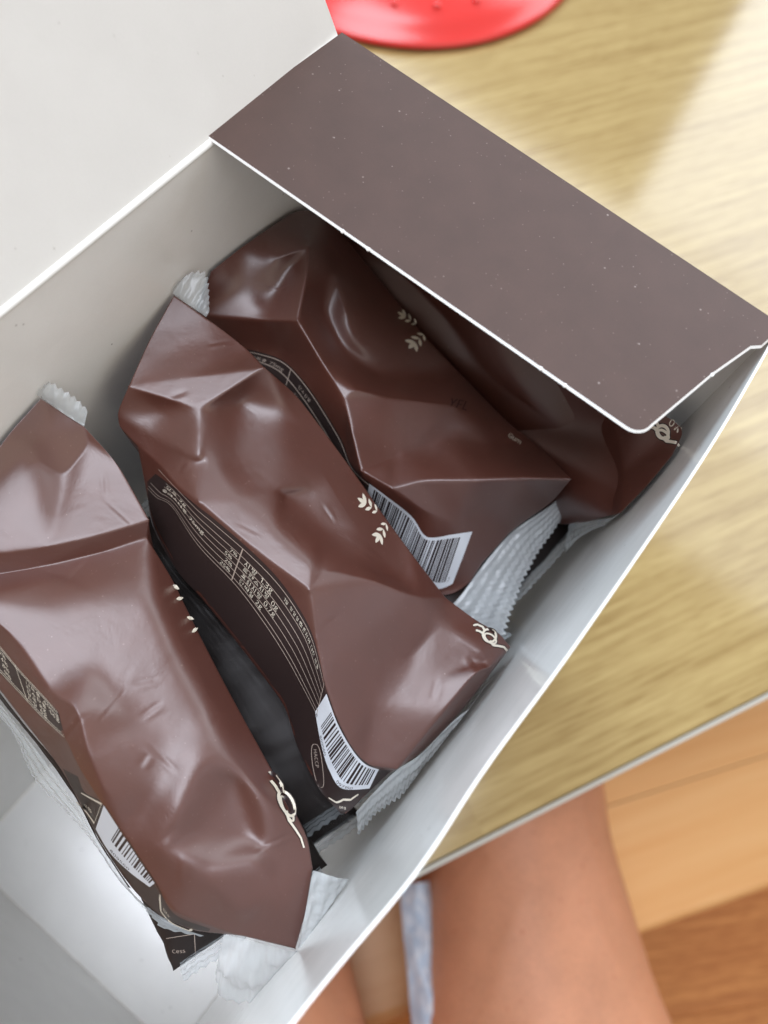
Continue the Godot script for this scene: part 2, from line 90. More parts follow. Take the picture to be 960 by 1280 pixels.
func _ready() -> void:
	# camera
	var cam := Camera3D.new()
	cam.name = "Camera"
	add_child(cam)
	var lens := CameraAttributesPhysical.new()
	lens.frustum_focal_length = 18.06
	lens.frustum_focus_distance = 0.172
	lens.exposure_aperture = 7.5
	lens.frustum_near = 0.02
	lens.frustum_far = 20.0
	cam.attributes = lens
	cam.fov = 67.22
	cam.near = 0.02
	cam.far = 20.0
	cam.transform = Transform3D(Basis(Vector3(0.78748, 0.09614, -0.60880), Vector3(-0.59820, 0.35709, -0.71739), Vector3(0.14842, 0.92911, 0.33871)), Vector3(0.09763, 0.36409, 0.12926))
	cam.current = true
	# the dim room all round, and the exposure
	var we := WorldEnvironment.new()
	we.name = "WorldEnvironment"
	var env := Environment.new()
	env.background_mode = Environment.BG_COLOR
	env.background_color = Color(0.67, 0.64, 0.60)
	env.background_energy_multiplier = 0.8
	env.tonemap_mode = Environment.TONE_MAPPER_LINEAR
	env.tonemap_exposure = 1.0
	env.sdfgi_enabled = true
	env.ssao_enabled = true
	env.ssil_enabled = true
	we.environment = env
	add_child(we)
	# the window behind the table: an upper light and a narrower lower one
	window_light(-1.75, 1.35, 1.45, 2.05, 4.4)
	window_light(-1.75, 1.35, 2.06, 2.9, 2.2)
	window_light(-0.21, 1.35, 0.62, 1.43, 4.7)
	# a second window to the left
	var side := AreaLight3D.new()
	side.name = "SideWindowLight"
	side.area_size = Vector2(1.3, 0.9)
	side.light_color = Color(0.82, 0.915, 1.0)
	side.light_energy = 13.0 * 1.17 / PI
	side.area_range = 8.0
	side.shadow_enabled = true
	side.transform = Transform3D(Basis.IDENTITY, Vector3(-1.7, 1.9, -0.1)).looking_at(Vector3(0.1, 0.2, 0.1))
	add_child(side)
	# the paler side of the room, to the right
	var room := AreaLight3D.new()
	room.name = "RoomLight"
	room.area_size = Vector2(2.2, 1.4)
	room.light_color = Color(1.0, 0.955, 0.89)
	room.light_energy = 1.25 * 3.08 / PI
	room.area_range = 8.0
	room.shadow_enabled = true
	room.transform = Transform3D(Basis.IDENTITY, Vector3(2.3, 1.5, 0.2)).looking_at(Vector3(0.0, 0.2, 0.1))
	add_child(room)
	# the ceiling lamp
	var lamp := AreaLight3D.new()
	lamp.name = "CeilingLight"
	lamp.area_size = Vector2(0.85, 0.85)
	lamp.light_color = Color(0.925, 0.95, 1.0)
	lamp.light_energy = 9.3 * 0.7225 / PI
	lamp.area_range = 6.0
	lamp.shadow_enabled = true
	lamp.position = Vector3(-0.06, 1.6, 0.24)
	lamp.rotation.x = -PI / 2
	add_child(lamp)

	make_materials()
	make_table()
	make_carton()
	make_bars()
	make_lower_bars()
	make_red_dish()
	make_bench()
	make_person()
	make_floor()


func window_light(x0: float, x1: float, y0: float, y1: float, radiance: float) -> void:
	var l := AreaLight3D.new()
	l.name = "WindowLight"
	l.area_size = Vector2(x1 - x0, y1 - y0)
	l.light_color = Color(0.93, 0.965, 1.0)
	l.light_energy = radiance * (x1 - x0) * (y1 - y0) / PI
	l.area_range = 8.0
	l.shadow_enabled = true
	l.position = Vector3((x0 + x1) / 2, (y0 + y1) / 2, -1.8)
	l.rotation.y = PI
	add_child(l, true)


# ---------------------------------------------------------------- helpers
func tag(o: Node3D, label: String, category: String, group := "") -> Node3D:
	o.set_meta("label", label)
	o.set_meta("category", category)
	if group != "":
		o.set_meta("group", group)
	return o


func thing(called: String, label: String, category: String, at := Vector3.ZERO, group := "") -> Node3D:
	var o := Node3D.new()
	o.name = called
	o.position = at
	add_child(o, true)
	return tag(o, label, category, group)


func part(called: String, mesh: Mesh, mat: Material, parent: Node3D) -> MeshInstance3D:
	var o := MeshInstance3D.new()
	o.name = called
	o.mesh = mesh
	if mat != null:
		o.material_override = mat
	parent.add_child(o, true)
	return o


func lin(r: float, g: float, b: float, a := 1.0) -> Color:
	var c := Color(r, g, b).linear_to_srgb()
	c.a = a
	return c


func mat(color: Color, rough: float, spec := 0.5) -> StandardMaterial3D:
	var m := StandardMaterial3D.new()
	m.albedo_color = color
	m.roughness = rough
	m.metallic_specular = spec
	m.cull_mode = BaseMaterial3D.CULL_DISABLED
	return m


func noise_tex(freq: float, seed_: int, size := 256, octaves := 4, as_normal := false, bump := 4.0) -> NoiseTexture2D:
	var n := FastNoiseLite.new()
	n.seed = seed_
	n.frequency = freq
	n.fractal_octaves = octaves
	var t := NoiseTexture2D.new()
	t.width = size
	t.height = size
	t.seamless = true
	t.noise = n
	t.as_normal_map = as_normal
	t.bump_strength = bump
	return t


func speck_image(size: int, base: Color, count: int, seed_: int, speck: Color, biggest: float, mottle := 0.05) -> ImageTexture:
	# a plain coat with a little mottling and a few specks of pale dust
	var rng := RandomNumberGenerator.new()
	rng.seed = seed_
	var n := FastNoiseLite.new()
	n.seed = seed_
	n.frequency = 0.012
	n.fractal_octaves = 4
	var im := Image.create(size, size, false, Image.FORMAT_RGB8)
	for y in size:
		for x in size:
			var k := 1.0 + mottle * (n.get_noise_2d(x, y) + rng.randf_range(-0.4, 0.4))
			im.set_pixel(x, y, Color(base.r * k, base.g * k, base.b * k))
	for i in count:
		var cx := rng.randi_range(2, size - 3)
		var cy := rng.randi_range(2, size - 3)
		var r := rng.randf_range(0.4, biggest) * (1.0 if rng.randf() < 0.12 else 0.55)
		var strong := rng.randf_range(0.25, 1.0)
		for y in range(int(cy - r - 1), int(cy + r + 2)):
			for x in range(int(cx - r - 1), int(cx + r + 2)):
				if x < 0 or y < 0 or x >= size or y >= size:
					continue
				var d := Vector2(x - cx, y - cy).length()
				var w := clampf(r - d + 0.5, 0.0, 1.0) * strong
				im.set_pixel(x, y, im.get_pixel(x, y).lerp(speck, w))
	return ImageTexture.create_from_image(im)


func wood_image(w: int, h: int, dark: Color, light: Color, seed_: int, fine: float, k := 1.0) -> ImageTexture:
	# straight grain running along u
	var a := FastNoiseLite.new()
	a.seed = seed_
	a.frequency = 1.0
	a.fractal_octaves = 2
	var b := FastNoiseLite.new()
	b.seed = seed_ + 7
	b.frequency = 1.0
	b.fractal_octaves = 3
	var im := Image.create(w, h, false, Image.FORMAT_RGB8)
	for y in h:
		for x in w:
			var p := x * k
			var q := y * k
			var wob := b.get_noise_2d(p * 0.0016, q * 0.004) * 7.0
			var broad := a.get_noise_2d(p * 0.0008, (q + wob) * 0.045)
			var mid := a.get_noise_2d(p * 0.0022 + 50.0, (q + wob) * 0.15)
			var pore := b.get_noise_2d(p * 0.012 + 90.0, (q + wob * 0.6) * 0.5)
			var t := 0.5 + broad * 0.22 + mid * 0.3 - maxf(0.0, pore - 0.02) * 0.7 * fine + a.get_noise_2d(p * 0.003 + 200.0, (q + wob) * 0.4) * 0.18
			im.set_pixel(x, y, dark.lerp(light, clampf(t, 0.0, 1.0)))
	return ImageTexture.create_from_image(im)


func make_materials() -> void:
	var film := mat(Color.WHITE, 0.43, 0.68)
	film.clearcoat_enabled = true
	film.clearcoat = 0.45
	film.clearcoat_roughness = 0.42
	film.albedo_texture = speck_image(512, lin(0.092, 0.0262, 0.0162), 260, 3, Color(0.62, 0.56, 0.53), 1.5)
	film.uv1_triplanar = true
	film.uv1_scale = Vector3.ONE * 14.0
	film.normal_enabled = true
	film.normal_texture = noise_tex(0.012, 21, 512, 4, true, 2.0)
	film.normal_scale = 0.03
	M.film = film
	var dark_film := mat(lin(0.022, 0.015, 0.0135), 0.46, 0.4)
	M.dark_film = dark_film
	M.back = mat(lin(0.03, 0.018, 0.0165), 0.42, 0.6)
	M.cream = mat(lin(0.72, 0.65, 0.53), 0.45)
	M.label_white = mat(lin(0.74, 0.76, 0.8), 0.42)
	M.label_line = mat(lin(0.45, 0.36, 0.3), 0.5)
	M.ink = mat(lin(0.03, 0.016, 0.016), 0.5)
	var clear := mat(lin(0.62, 0.66, 0.67, 0.42), 0.27, 0.7)
	clear.transparency = BaseMaterial3D.TRANSPARENCY_ALPHA
	M.clear = clear
	var hazy := mat(lin(0.74, 0.77, 0.78, 0.5), 0.27, 0.7)
	hazy.transparency = BaseMaterial3D.TRANSPARENCY_ALPHA
	M.hazy = hazy
	var thin := mat(lin(0.05, 0.045, 0.044, 0.2), 0.34, 0.3)
	thin.transparency = BaseMaterial3D.TRANSPARENCY_ALPHA
	M.thin_clear = thin
	var white := mat(Color.WHITE, 0.17, 0.5)
	white.albedo_texture = speck_image(512, lin(0.88, 0.866, 0.832), 22, 52, Color(0.3, 0.27, 0.25), 1.5, 0.012)
	white.uv1_triplanar = true
	white.uv1_scale = Vector3.ONE * 9.0
	white.normal_enabled = true
	white.normal_texture = noise_tex(0.03, 5, 256, 4, true, 2.0)
	white.normal_scale = 0.05
	M.white = white
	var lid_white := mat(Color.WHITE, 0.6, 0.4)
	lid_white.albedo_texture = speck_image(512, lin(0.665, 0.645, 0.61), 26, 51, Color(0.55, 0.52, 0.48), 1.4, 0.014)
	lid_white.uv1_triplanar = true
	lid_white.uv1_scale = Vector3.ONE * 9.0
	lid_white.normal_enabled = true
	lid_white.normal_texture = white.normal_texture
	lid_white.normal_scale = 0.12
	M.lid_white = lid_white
	M.raw_edge = mat(lin(0.9, 0.9, 0.88), 0.7)
	var outer := mat(Color.WHITE, 0.48, 0.42)
	outer.albedo_texture = speck_image(512, lin(0.074, 0.0425, 0.0345), 300, 11, Color(0.66, 0.62, 0.6), 1.3)
	outer.uv1_triplanar = true
	outer.uv1_scale = Vector3.ONE * 13.0
	M.outer = outer
	var wood := mat(Color.WHITE, 0.11, 0.66)
	wood.albedo_texture = wood_image(1536, 1024, Color(0.565, 0.46, 0.28), Color(0.75, 0.66, 0.455), 4, 0.9, 2.0)
	M.wood = wood
	M.trim = mat(lin(0.44, 0.41, 0.35), 0.4)
	var seat := mat(Color.WHITE, 0.35, 0.5)
	seat.albedo_texture = wood_image(512, 256, Color(0.885, 0.66, 0.42), Color(0.93, 0.74, 0.51), 9, 0.3)
	M.seat = seat
	var fl := mat(Color.WHITE, 0.4, 0.5)
	fl.albedo_texture = wood_image(1024, 512, Color(0.66, 0.39, 0.18), Color(0.89, 0.63, 0.37), 15, 1.3)
	M.floor = fl
	var red := mat(lin(0.78, 0.05, 0.045), 0.22, 0.55)
	red.subsurf_scatter_enabled = true
	red.subsurf_scatter_strength = 0.15
	M.red = red
	var skin := mat(lin(0.68, 0.315, 0.18), 0.5, 0.4)
	skin.subsurf_scatter_enabled = true
	skin.subsurf_scatter_strength = 0.1
	skin.uv1_triplanar = true
	skin.uv1_scale = Vector3.ONE * 5.0
	skin.albedo_texture = speck_image(256, Color(0.95, 0.95, 0.95), 90, 31, Color(0.78, 0.62, 0.56), 2.6, 0.12)
	M.skin = skin
	var cloth := mat(Color.WHITE, 0.85, 0.3)
	cloth.albedo_texture = cloth_image()
	cloth.uv1_triplanar = true
	cloth.uv1_scale = Vector3.ONE * 12.0
	M.cloth = cloth


func cloth_image() -> ImageTexture:
	var n := FastNoiseLite.new()
	n.seed = 8
	n.noise_type = FastNoiseLite.TYPE_CELLULAR
	n.frequency = 0.06
	var im := Image.create(256, 256, false, Image.FORMAT_RGB8)
	for y in 256:
		for x in 256:
			var t := clampf(n.get_noise_2d(x, y) * 2.0 + 1.3, 0.0, 1.0)
			im.set_pixel(x, y, Color(0.74, 0.81, 0.89).lerp(Color(0.98, 0.985, 1.0), t))
	return ImageTexture.create_from_image(im)


# a mesh from shared vertices with smooth normals
func smooth_mesh(v: PackedVector3Array, t: PackedInt32Array, uv := PackedVector2Array()) -> ArrayMesh:
	var n := PackedVector3Array()
	n.resize(v.size())
	for i in range(0, t.size(), 3):
		var f := (v[t[i + 2]] - v[t[i]]).cross(v[t[i + 1]] - v[t[i]])
		for k in 3:
			n[t[i + k]] += f
	for i in n.size():
		n[i] = n[i].normalized()
	var a := []
	a.resize(Mesh.ARRAY_MAX)
	a[Mesh.ARRAY_VERTEX] = v
	a[Mesh.ARRAY_NORMAL] = n
	a[Mesh.ARRAY_INDEX] = t
	if uv.size():
		a[Mesh.ARRAY_TEX_UV] = uv
	var m := ArrayMesh.new()
	m.add_surface_from_arrays(Mesh.PRIMITIVE_TRIANGLES, a)
	return m


# ---------------------------------------------------------------- creased subdivision of the wrappers
func ekey(a: int, b: int) -> int:
	return a * 200000 + b if a < b else b * 200000 + a


func subdivide(v: PackedVector3Array, t: PackedInt32Array, crease: Dictionary, corner: Dictionary) -> Array:
	var edge := {}
	var ends: Array = []
	for i in range(0, t.size(), 3):
		for k in 3:
			var a := t[i + k]
			var b := t[i + (k + 1) % 3]
			var o := t[i + (k + 2) % 3]
			var key := ekey(a, b)
			if edge.has(key):
				ends[edge[key]][3] = o
			else:
				edge[key] = ends.size()
				ends.append([a, b, o, -1])
	var n := v.size()
	var sum := PackedVector3Array()
	sum.resize(n)
	var val := PackedInt32Array()
	val.resize(n)
	var csum := PackedVector3Array()
	csum.resize(n)
	var cval := PackedInt32Array()
	cval.resize(n)
	var nv := PackedVector3Array()
	nv.resize(n + ends.size())
	var nc := {}
	for i in ends.size():
		var e: Array = ends[i]
		var a: int = e[0]
		var b: int = e[1]
		sum[a] += v[b]
		sum[b] += v[a]
		val[a] += 1
		val[b] += 1
		var s: float = crease.get(ekey(a, b), 0.0)
		if e[3] < 0:
			s = 9.0
		if s > 0.0:
			csum[a] += v[b]
			csum[b] += v[a]
			cval[a] += 1
			cval[b] += 1
			nv[n + i] = (v[a] + v[b]) * 0.5
			if s > 1.0:
				nc[ekey(a, n + i)] = s - 1.0
				nc[ekey(b, n + i)] = s - 1.0
		else:
			nv[n + i] = (v[a] + v[b]) * 0.375 + (v[e[2]] + v[e[3]]) * 0.125
	for i in n:
		if corner.has(i) or cval[i] > 2:
			nv[i] = v[i]
		elif cval[i] == 2:
			nv[i] = v[i] * 0.75 + csum[i] * 0.125
		else:
			var k := float(val[i])
			var w := (0.625 - pow(0.375 + 0.25 * cos(TAU / k), 2.0)) / k
			nv[i] = v[i] * (1.0 - k * w) + sum[i] * w
	var nt := PackedInt32Array()
	nt.resize(t.size() * 4)
	var at := 0
	for i in range(0, t.size(), 3):
		var a := t[i]
		var b := t[i + 1]
		var c := t[i + 2]
		var ab: int = n + edge[ekey(a, b)]
		var bc: int = n + edge[ekey(b, c)]
		var ca: int = n + edge[ekey(c, a)]
		for x in [a, ab, ca, ab, b, bc, ca, bc, c, ab, bc, ca]:
			nt[at] = x
			at += 1
	return [nv, nt, nc]


func wrapper_shape(shape: Dictionary, seed_: int, crumple: float, nicks := []) -> Array:
	var v := PackedVector3Array()
	for p in shape.points:
		v.append(p * MM)
	var t := PackedInt32Array(shape.faces)
	var crease := {}
	var c: Array = shape.creases
	for i in range(0, c.size(), 3):
		crease[ekey(c[i], c[i + 1])] = float(c[i + 2])
	var corner := {}
	for i in shape.corners:
		corner[i] = true
	for level in 5:
		var r := subdivide(v, t, crease, corner)
		v = r[0]
		t = r[1]
		crease = r[2]
	# small wrinkles of the film
	var n := FastNoiseLite.new()
	n.seed = seed_
	n.frequency = 0.055
	n.fractal_octaves = 2
	n.domain_warp_enabled = true
	n.domain_warp_amplitude = 9.0
	n.domain_warp_frequency = 0.04
	var m := FastNoiseLite.new()
	m.seed = seed_ + 5
	m.noise_type = FastNoiseLite.TYPE_CELLULAR
	m.cellular_return_type = FastNoiseLite.RETURN_DISTANCE2_SUB
	m.frequency = 0.05
	m.domain_warp_enabled = true
	m.domain_warp_amplitude = 12.0
	m.domain_warp_frequency = 0.05
	for i in v.size():
		var p := v[i] / MM
		v[i].y += (n.get_noise_3dv(p) * 0.10 + minf(m.get_noise_3dv(p) + 1.0, 0.07) * 0.5) * crumple * MM
	# short sharp creases pressed into the film: [from, to, depth in mm, how wide in mm]
	var rng := RandomNumberGenerator.new()
	rng.seed = seed_ * 13 + 1
	var all := nicks.duplicate()
	for i in 16:
		var at: Vector3 = v[rng.randi() % v.size()] / MM
		var to := at + Vector3(1, 0, 0.4).rotated(Vector3.UP, rng.randf() * TAU) * rng.randf_range(2.0, 6.5)
		all.append([at, to, rng.randf_range(0.15, 0.5), rng.randf_range(0.35, 0.8)])
	for k in all:
		var a: Vector3 = k[0] * MM
		var d: Vector3 = k[1] * MM - a
		var l := d.length()
		d /= l
		for i in v.size():
			var w := v[i] - a
			if absf(w.y) > 0.012 or w.length() > l + 0.006:
				continue
			var s := w.dot(d) / l
			if s < -0.6 or s > 1.6:
				continue
			var across: float = (w - d * w.dot(d)).dot(Vector3(-d.z, 0, d.x).normalized()) / (k[3] * MM)
			var fade: float = exp(-pow(absf(s - 0.5) * 1.7, 4.0))
			v[i].y += 0.24 * k[2] * MM * fade * (-exp(-across * across) if across < 0 else -exp(-across * 0.7) + 1.1 * exp(-pow(across - 1.4, 2.0)))
	return [v, t]


# ---------------------------------------------------------------- print laid on a wrapper
func smooth_curve(pts: Array) -> Dictionary:
	var c := Curve3D.new()
	c.bake_interval = 0.0006
	var q := []
	for p in pts:
		q.append(p * MM)
	for i in q.size():
		var before: Vector3 = q[maxi(i - 1, 0)]
		var after: Vector3 = q[mini(i + 1, q.size() - 1)]
		var tan_ := (after - before) / 6.0
		c.add_point(q[i], -tan_, tan_)
	return {"c": c, "len": c.get_baked_length()}


# top and bottom: curves in millimetres; towards: the side of the wrapper the print is on
func print_area(surface: Array, top: Array, bottom: Array, towards: Vector3, lift := 0.09) -> Dictionary:
	var n := towards.normalized()
	var ax := n.cross(Vector3(0.3, 0.2, 0.93)).normalized()
	var ay := n.cross(ax)
	var v: PackedVector3Array = surface[0]
	var t: PackedInt32Array = surface[1]
	var top_c := smooth_curve(top)
	var bottom_c := smooth_curve(bottom)
	var lo := Vector2(1e9, 1e9)
	var hi := -lo
	for p in top + bottom:
		var q := Vector2((p * MM).dot(ax), (p * MM).dot(ay))
		lo = lo.min(q)
		hi = hi.max(q)
	lo -= Vector2.ONE * 0.004
	hi += Vector2.ONE * 0.004
	var bins := {}
	for i in range(0, t.size(), 3):
		var a := v[t[i]]
		var b := v[t[i + 1]]
		var c := v[t[i + 2]]
		var x0 := minf(minf(a.dot(ax), b.dot(ax)), c.dot(ax))
		var x1 := maxf(maxf(a.dot(ax), b.dot(ax)), c.dot(ax))
		var y0 := minf(minf(a.dot(ay), b.dot(ay)), c.dot(ay))
		var y1 := maxf(maxf(a.dot(ay), b.dot(ay)), c.dot(ay))
		if x1 < lo.x or x0 > hi.x or y1 < lo.y or y0 > hi.y:
			continue
		for bx in range(int(floor(x0 * 700.0)), int(floor(x1 * 700.0)) + 1):
			for by in range(int(floor(y0 * 700.0)), int(floor(y1 * 700.0)) + 1):
				var key := bx * 100003 + by
				if not bins.has(key):
					bins[key] = PackedInt32Array()
				bins[key].append(i)
	return {"v": v, "t": t, "n": n, "ax": ax, "ay": ay, "bins": bins, "top": top_c, "bottom": bottom_c, "lift": lift * MM, "u": top_c.len / MM, "h": top_c.c.sample_baked(top_c.len * 0.5).distance_to(bottom_c.c.sample_baked(bottom_c.len * 0.5)) / MM}


# a point of the print: u millimetres along, f from 0 (bottom curve) to 1 (top curve)
func on_print(a: Dictionary, u: float, f: float, extra := 0.0) -> Vector3:
	var s: float = u / a.u
	var p: Vector3 = a.bottom.c.sample_baked(s * a.bottom.len).lerp(a.top.c.sample_baked(s * a.top.len), f)
	var x: float = p.dot(a.ax)
	var y: float = p.dot(a.ay)
	var best := -1e9
	var v: PackedVector3Array = a.v
	var t: PackedInt32Array = a.t
	var key := int(floor(x * 700.0)) * 100003 + int(floor(y * 700.0))
	if a.bins.has(key):
		for i in a.bins[key]:
			var q0 := v[t[i]]
			var q1 := v[t[i + 1]]
			var q2 := v[t[i + 2]]
			var d0 := Vector2(q0.dot(a.ax) - x, q0.dot(a.ay) - y)
			var d1 := Vector2(q1.dot(a.ax) - x, q1.dot(a.ay) - y)
			var d2 := Vector2(q2.dot(a.ax) - x, q2.dot(a.ay) - y)
			var w0 := d1.cross(d2)
			var w1 := d2.cross(d0)
			var w2 := d0.cross(d1)
			var w := w0 + w1 + w2
			if absf(w) < 1e-16:
				continue
			if w0 / w < -0.001 or w1 / w < -0.001 or w2 / w < -0.001:
				continue
			best = maxf(best, (q0.dot(a.n) * w0 + q1.dot(a.n) * w1 + q2.dot(a.n) * w2) / w)
	var along: float = p.dot(a.n)
	if absf(best - along) < 0.02:
		p += a.n * (best - along)
	return p + a.n * (a.lift + extra * MM)


func quad(st: SurfaceTool, a: Vector3, b: Vector3, c: Vector3, d: Vector3) -> void:
	for p in [a, b, c, a, c, d]:
		st.add_vertex(p)


# a band between f0 and f1 from u0 to u1
func print_band(st: SurfaceTool, a: Dictionary, u0: float, u1: float, f0: float, f1: float, extra := 0.0, lean := 0.0) -> void:
	var nu := maxi(1, int(absf(u1 - u0) / 0.7))
	var nf := maxi(1, int(absf(f1 - f0) * a.h / 0.9))
	var rows := []
	for i in nu + 1:
		var col := PackedVector3Array()
		for j in nf + 1:
			var f := lerpf(f0, f1, float(j) / nf)
			col.append(on_print(a, lerpf(u0, u1, float(i) / nu) + lean * f, f, extra))
		rows.append(col)
	for i in nu:
		for j in nf:
			quad(st, rows[i][j], rows[i + 1][j], rows[i + 1][j + 1], rows[i][j + 1])


# a stroke through points given as (u in mm, height in mm)
func print_stroke(st: SurfaceTool, a: Dictionary, pts: Array, width: float, extra := 0.0) -> void:
	var fine: Array[Vector2] = []
	for i in pts.size() - 1:
		var p: Vector2 = pts[i]
		var q: Vector2 = pts[i + 1]
		var k := maxi(1, int(p.distance_to(q) / 0.6))
		for j in k:
			fine.append(p.lerp(q, float(j) / k))
	fine.append(pts[-1])
	var left: Array[Vector3] = []
	var right: Array[Vector3] = []
	for i in fine.size():
		var d := (fine[mini(i + 1, fine.size() - 1)] - fine[maxi(i - 1, 0)]).normalized()
		var s := Vector2(-d.y, d.x) * width / 2
		left.append(on_print(a, fine[i].x + s.x, (fine[i].y + s.y) / a.h, extra))
		right.append(on_print(a, fine[i].x - s.x, (fine[i].y - s.y) / a.h, extra))
	for i in fine.size() - 1:
		quad(st, left[i], left[i + 1], right[i + 1], right[i])


func print_fill(st: SurfaceTool, a: Dictionary, outline: PackedVector2Array, extra := 0.0) -> void:
	var idx := Geometry2D.triangulate_polygon(outline)
	for i in idx:
		st.add_vertex(on_print(a, outline[i].x, outline[i].y / a.h, extra))


const CONSONANT := {
	"g": [[0, 1, 1, 1, 1, 0]], "n": [[0, 1, 0, 0, 1, 0]], "d": [[1, 1, 0, 1, 0, 0, 1, 0]], "r": [[0, 1, 1, 1, 1, 0.5, 0, 0.5, 0, 0, 1, 0]],
	"m": [[0, 1, 1, 1, 1, 0, 0, 0, 0, 1]], "b": [[0, 1, 0, 0, 1, 0, 1, 1], [0, 0.5, 1, 0.5]], "s": [[0.5, 1, 0.5, 0.6, 0, 0], [0.5, 0.6, 1, 0]],
	"o": [[0.5, 1, 0.1, 0.75, 0.1, 0.25, 0.5, 0, 0.9, 0.25, 0.9, 0.75, 0.5, 1]], "j": [[0, 1, 1, 1], [0.5, 1, 0.5, 0.6, 0, 0], [0.5, 0.6, 1, 0]],
	"k": [[0, 1, 1, 1, 1, 0], [0, 0.5, 1, 0.5]], "t": [[1, 1, 0, 1, 0, 0, 1, 0], [0, 0.5, 1, 0.5]], "p": [[0, 1, 1, 1], [0, 0, 1, 0], [0.3, 1, 0.3, 0], [0.7, 1, 0.7, 0]],
	"h": [[0.3, 1, 0.7, 1], [0, 0.75, 1, 0.75], [0.5, 0.6, 0.15, 0.3, 0.5, 0, 0.85, 0.3, 0.5, 0.6]],
}
const FIRST := "g g n d d r m b b s s o j j c k t p h"
const LAST := "- g g g n n n d r r r r r r r r m b b s s o j c k t p h"


func glyph_strokes(ch: String) -> Array:
	# strokes of one Korean syllable in a unit square
	var code := ch.unicode_at(0) - 0xAC00
	var ini: String = FIRST.split(" ")[code / 588]
	var vow := (code % 588) / 28
	var fin: String = LAST.split(" ")[code % 28]
	var out := []
	var base := 0.42 if fin != "-" else 0.0
	var under := vow in [8, 12, 13, 17, 18]
	var put := func(name: String, r: Rect2) -> void:
		for s in CONSONANT.get(name, CONSONANT["j"]):
			var line := []
			for i in range(0, s.size(), 2):
				line.append(r.position + Vector2(s[i], s[i + 1]) * r.size)
			out.append(line)
	if under:
		var mid := base + (1.0 - base) * 0.28
		put.call(ini, Rect2(0.15, mid + 0.16, 0.7, 1.0 - mid - 0.16))
		out.append([Vector2(0, mid), Vector2(1, mid)])
		if vow == 8:
			out.append([Vector2(0.5, mid), Vector2(0.5, mid + 0.14)])
		if vow in [13, 17]:
			out.append([Vector2(0.5, mid), Vector2(0.5, mid - 0.2)])
		if vow == 17:
			out.append([Vector2(0.7, mid), Vector2(0.7, mid - 0.2)])
	else:
		put.call(ini, Rect2(0.05, base + 0.08, 0.42, 0.9 - base))
		var x := 0.78
		out.append([Vector2(x, 1.0), Vector2(x, base)])
		var y := base + (1.0 - base) * 0.5
		if vow in [0, 1, 2]:
			out.append([Vector2(x, y), Vector2(x + 0.2, y)])
		if vow in [4, 5]:
			out.append([Vector2(x - 0.18, y), Vector2(x, y)])
		if vow in [1, 5]:
			out.append([Vector2(x + 0.18, 1.0), Vector2(x + 0.18, base)])
		if vow == 9:
			out.append([Vector2(0.05, base), Vector2(0.6, base)])
			out.append([Vector2(x, y), Vector2(x + 0.2, y)])
	if fin != "-":
		put.call(fin, Rect2(0.2, 0.0, 0.65, 0.34))
	return out


var letters := {}


func latin(ch: String) -> Array:
	if not letters.has(ch):
		var font := SystemFont.new()
		font.font_names = PackedStringArray(["Droid Sans"])
		var tm := TextMesh.new()
		tm.text = ch
		tm.font = font
		tm.font_size = 32
		tm.pixel_size = 1.0 / 24.0
		tm.depth = 0.0
		tm.curve_step = 3.0
		tm.horizontal_alignment = HORIZONTAL_ALIGNMENT_LEFT
		var tris := PackedVector3Array()
		if tm.get_surface_count() > 0:
			var s := tm.surface_get_arrays(0)
			var v: PackedVector3Array = s[Mesh.ARRAY_VERTEX]
			if s[Mesh.ARRAY_INDEX] != null:
				for i in s[Mesh.ARRAY_INDEX]:
					tris.append(v[i])
			else:
				tris = v
		var lo := Vector3(1e9, 1e9, 0)
		var hi := Vector3(-1e9, -1e9, 0)
		for p in tris:
			lo = lo.min(p)
			hi = hi.max(p)
		letters[ch] = [tris, lo, hi]
	return letters[ch]


# letters of the given height from (u, h); flip turns them round
func print_text(st: SurfaceTool, a: Dictionary, text: String, u: float, h: float, size: float, extra := 0.0, stroke := 0.10, flip := false) -> float:
	var x := u
	var way := -1.0 if flip else 1.0
	for ch in text:
		if ch == " ":
			x += size * 0.5 * way
			continue
		if ch.unicode_at(0) >= 0xAC00:
			for line in glyph_strokes(ch):
				var pts := []
				for p in line:
					pts.append(Vector2(x + p.x * size * 0.95 * way, h + p.y * size * way))
				print_stroke(st, a, pts, size * stroke, extra)
			x += size * 1.2 * way
			continue
		var g := latin(ch)
		if g[0].size() == 0:
			x += size * 0.5 * way
			continue
		var drop := 0.0 if not ch in "gpqy,;" else -0.28
		for p in g[0]:
			st.add_vertex(on_print(a, x + (p.x - g[1].x) * size * way, (h + (p.y - g[1].y + drop) * size * way) / a.h, extra))
		x += (g[2].x - g[1].x + 0.16) * size * way
	return x


func finish(st: SurfaceTool) -> ArrayMesh:
	st.generate_normals()
	return st.commit()


func begin() -> SurfaceTool:
	var st := SurfaceTool.new()
	st.begin(Mesh.PRIMITIVE_TRIANGLES)
	return st


func barcode(bar: Node3D, a: Dictionary, f0: float, f1: float, u0: float, u1: float, seed_: int) -> void:
	var bg := begin()
	print_band(bg, a, 0.0, a.u, 0.0, 1.0)
	part("barcode_label", finish(bg), M.label_white, bar)
	var st := begin()
	var rng := RandomNumberGenerator.new()
	rng.seed = seed_
	var u := u0
	while u < u1:
		var w: float = [0.22, 0.22, 0.42, 0.62][rng.randi() % 4]
		print_band(st, a, u, u + w, f0, f1, 0.05)
		u += w + [0.2, 0.24, 0.4, 0.55][rng.randi() % 4]
	part("barcode_print", finish(st), M.ink, bar)


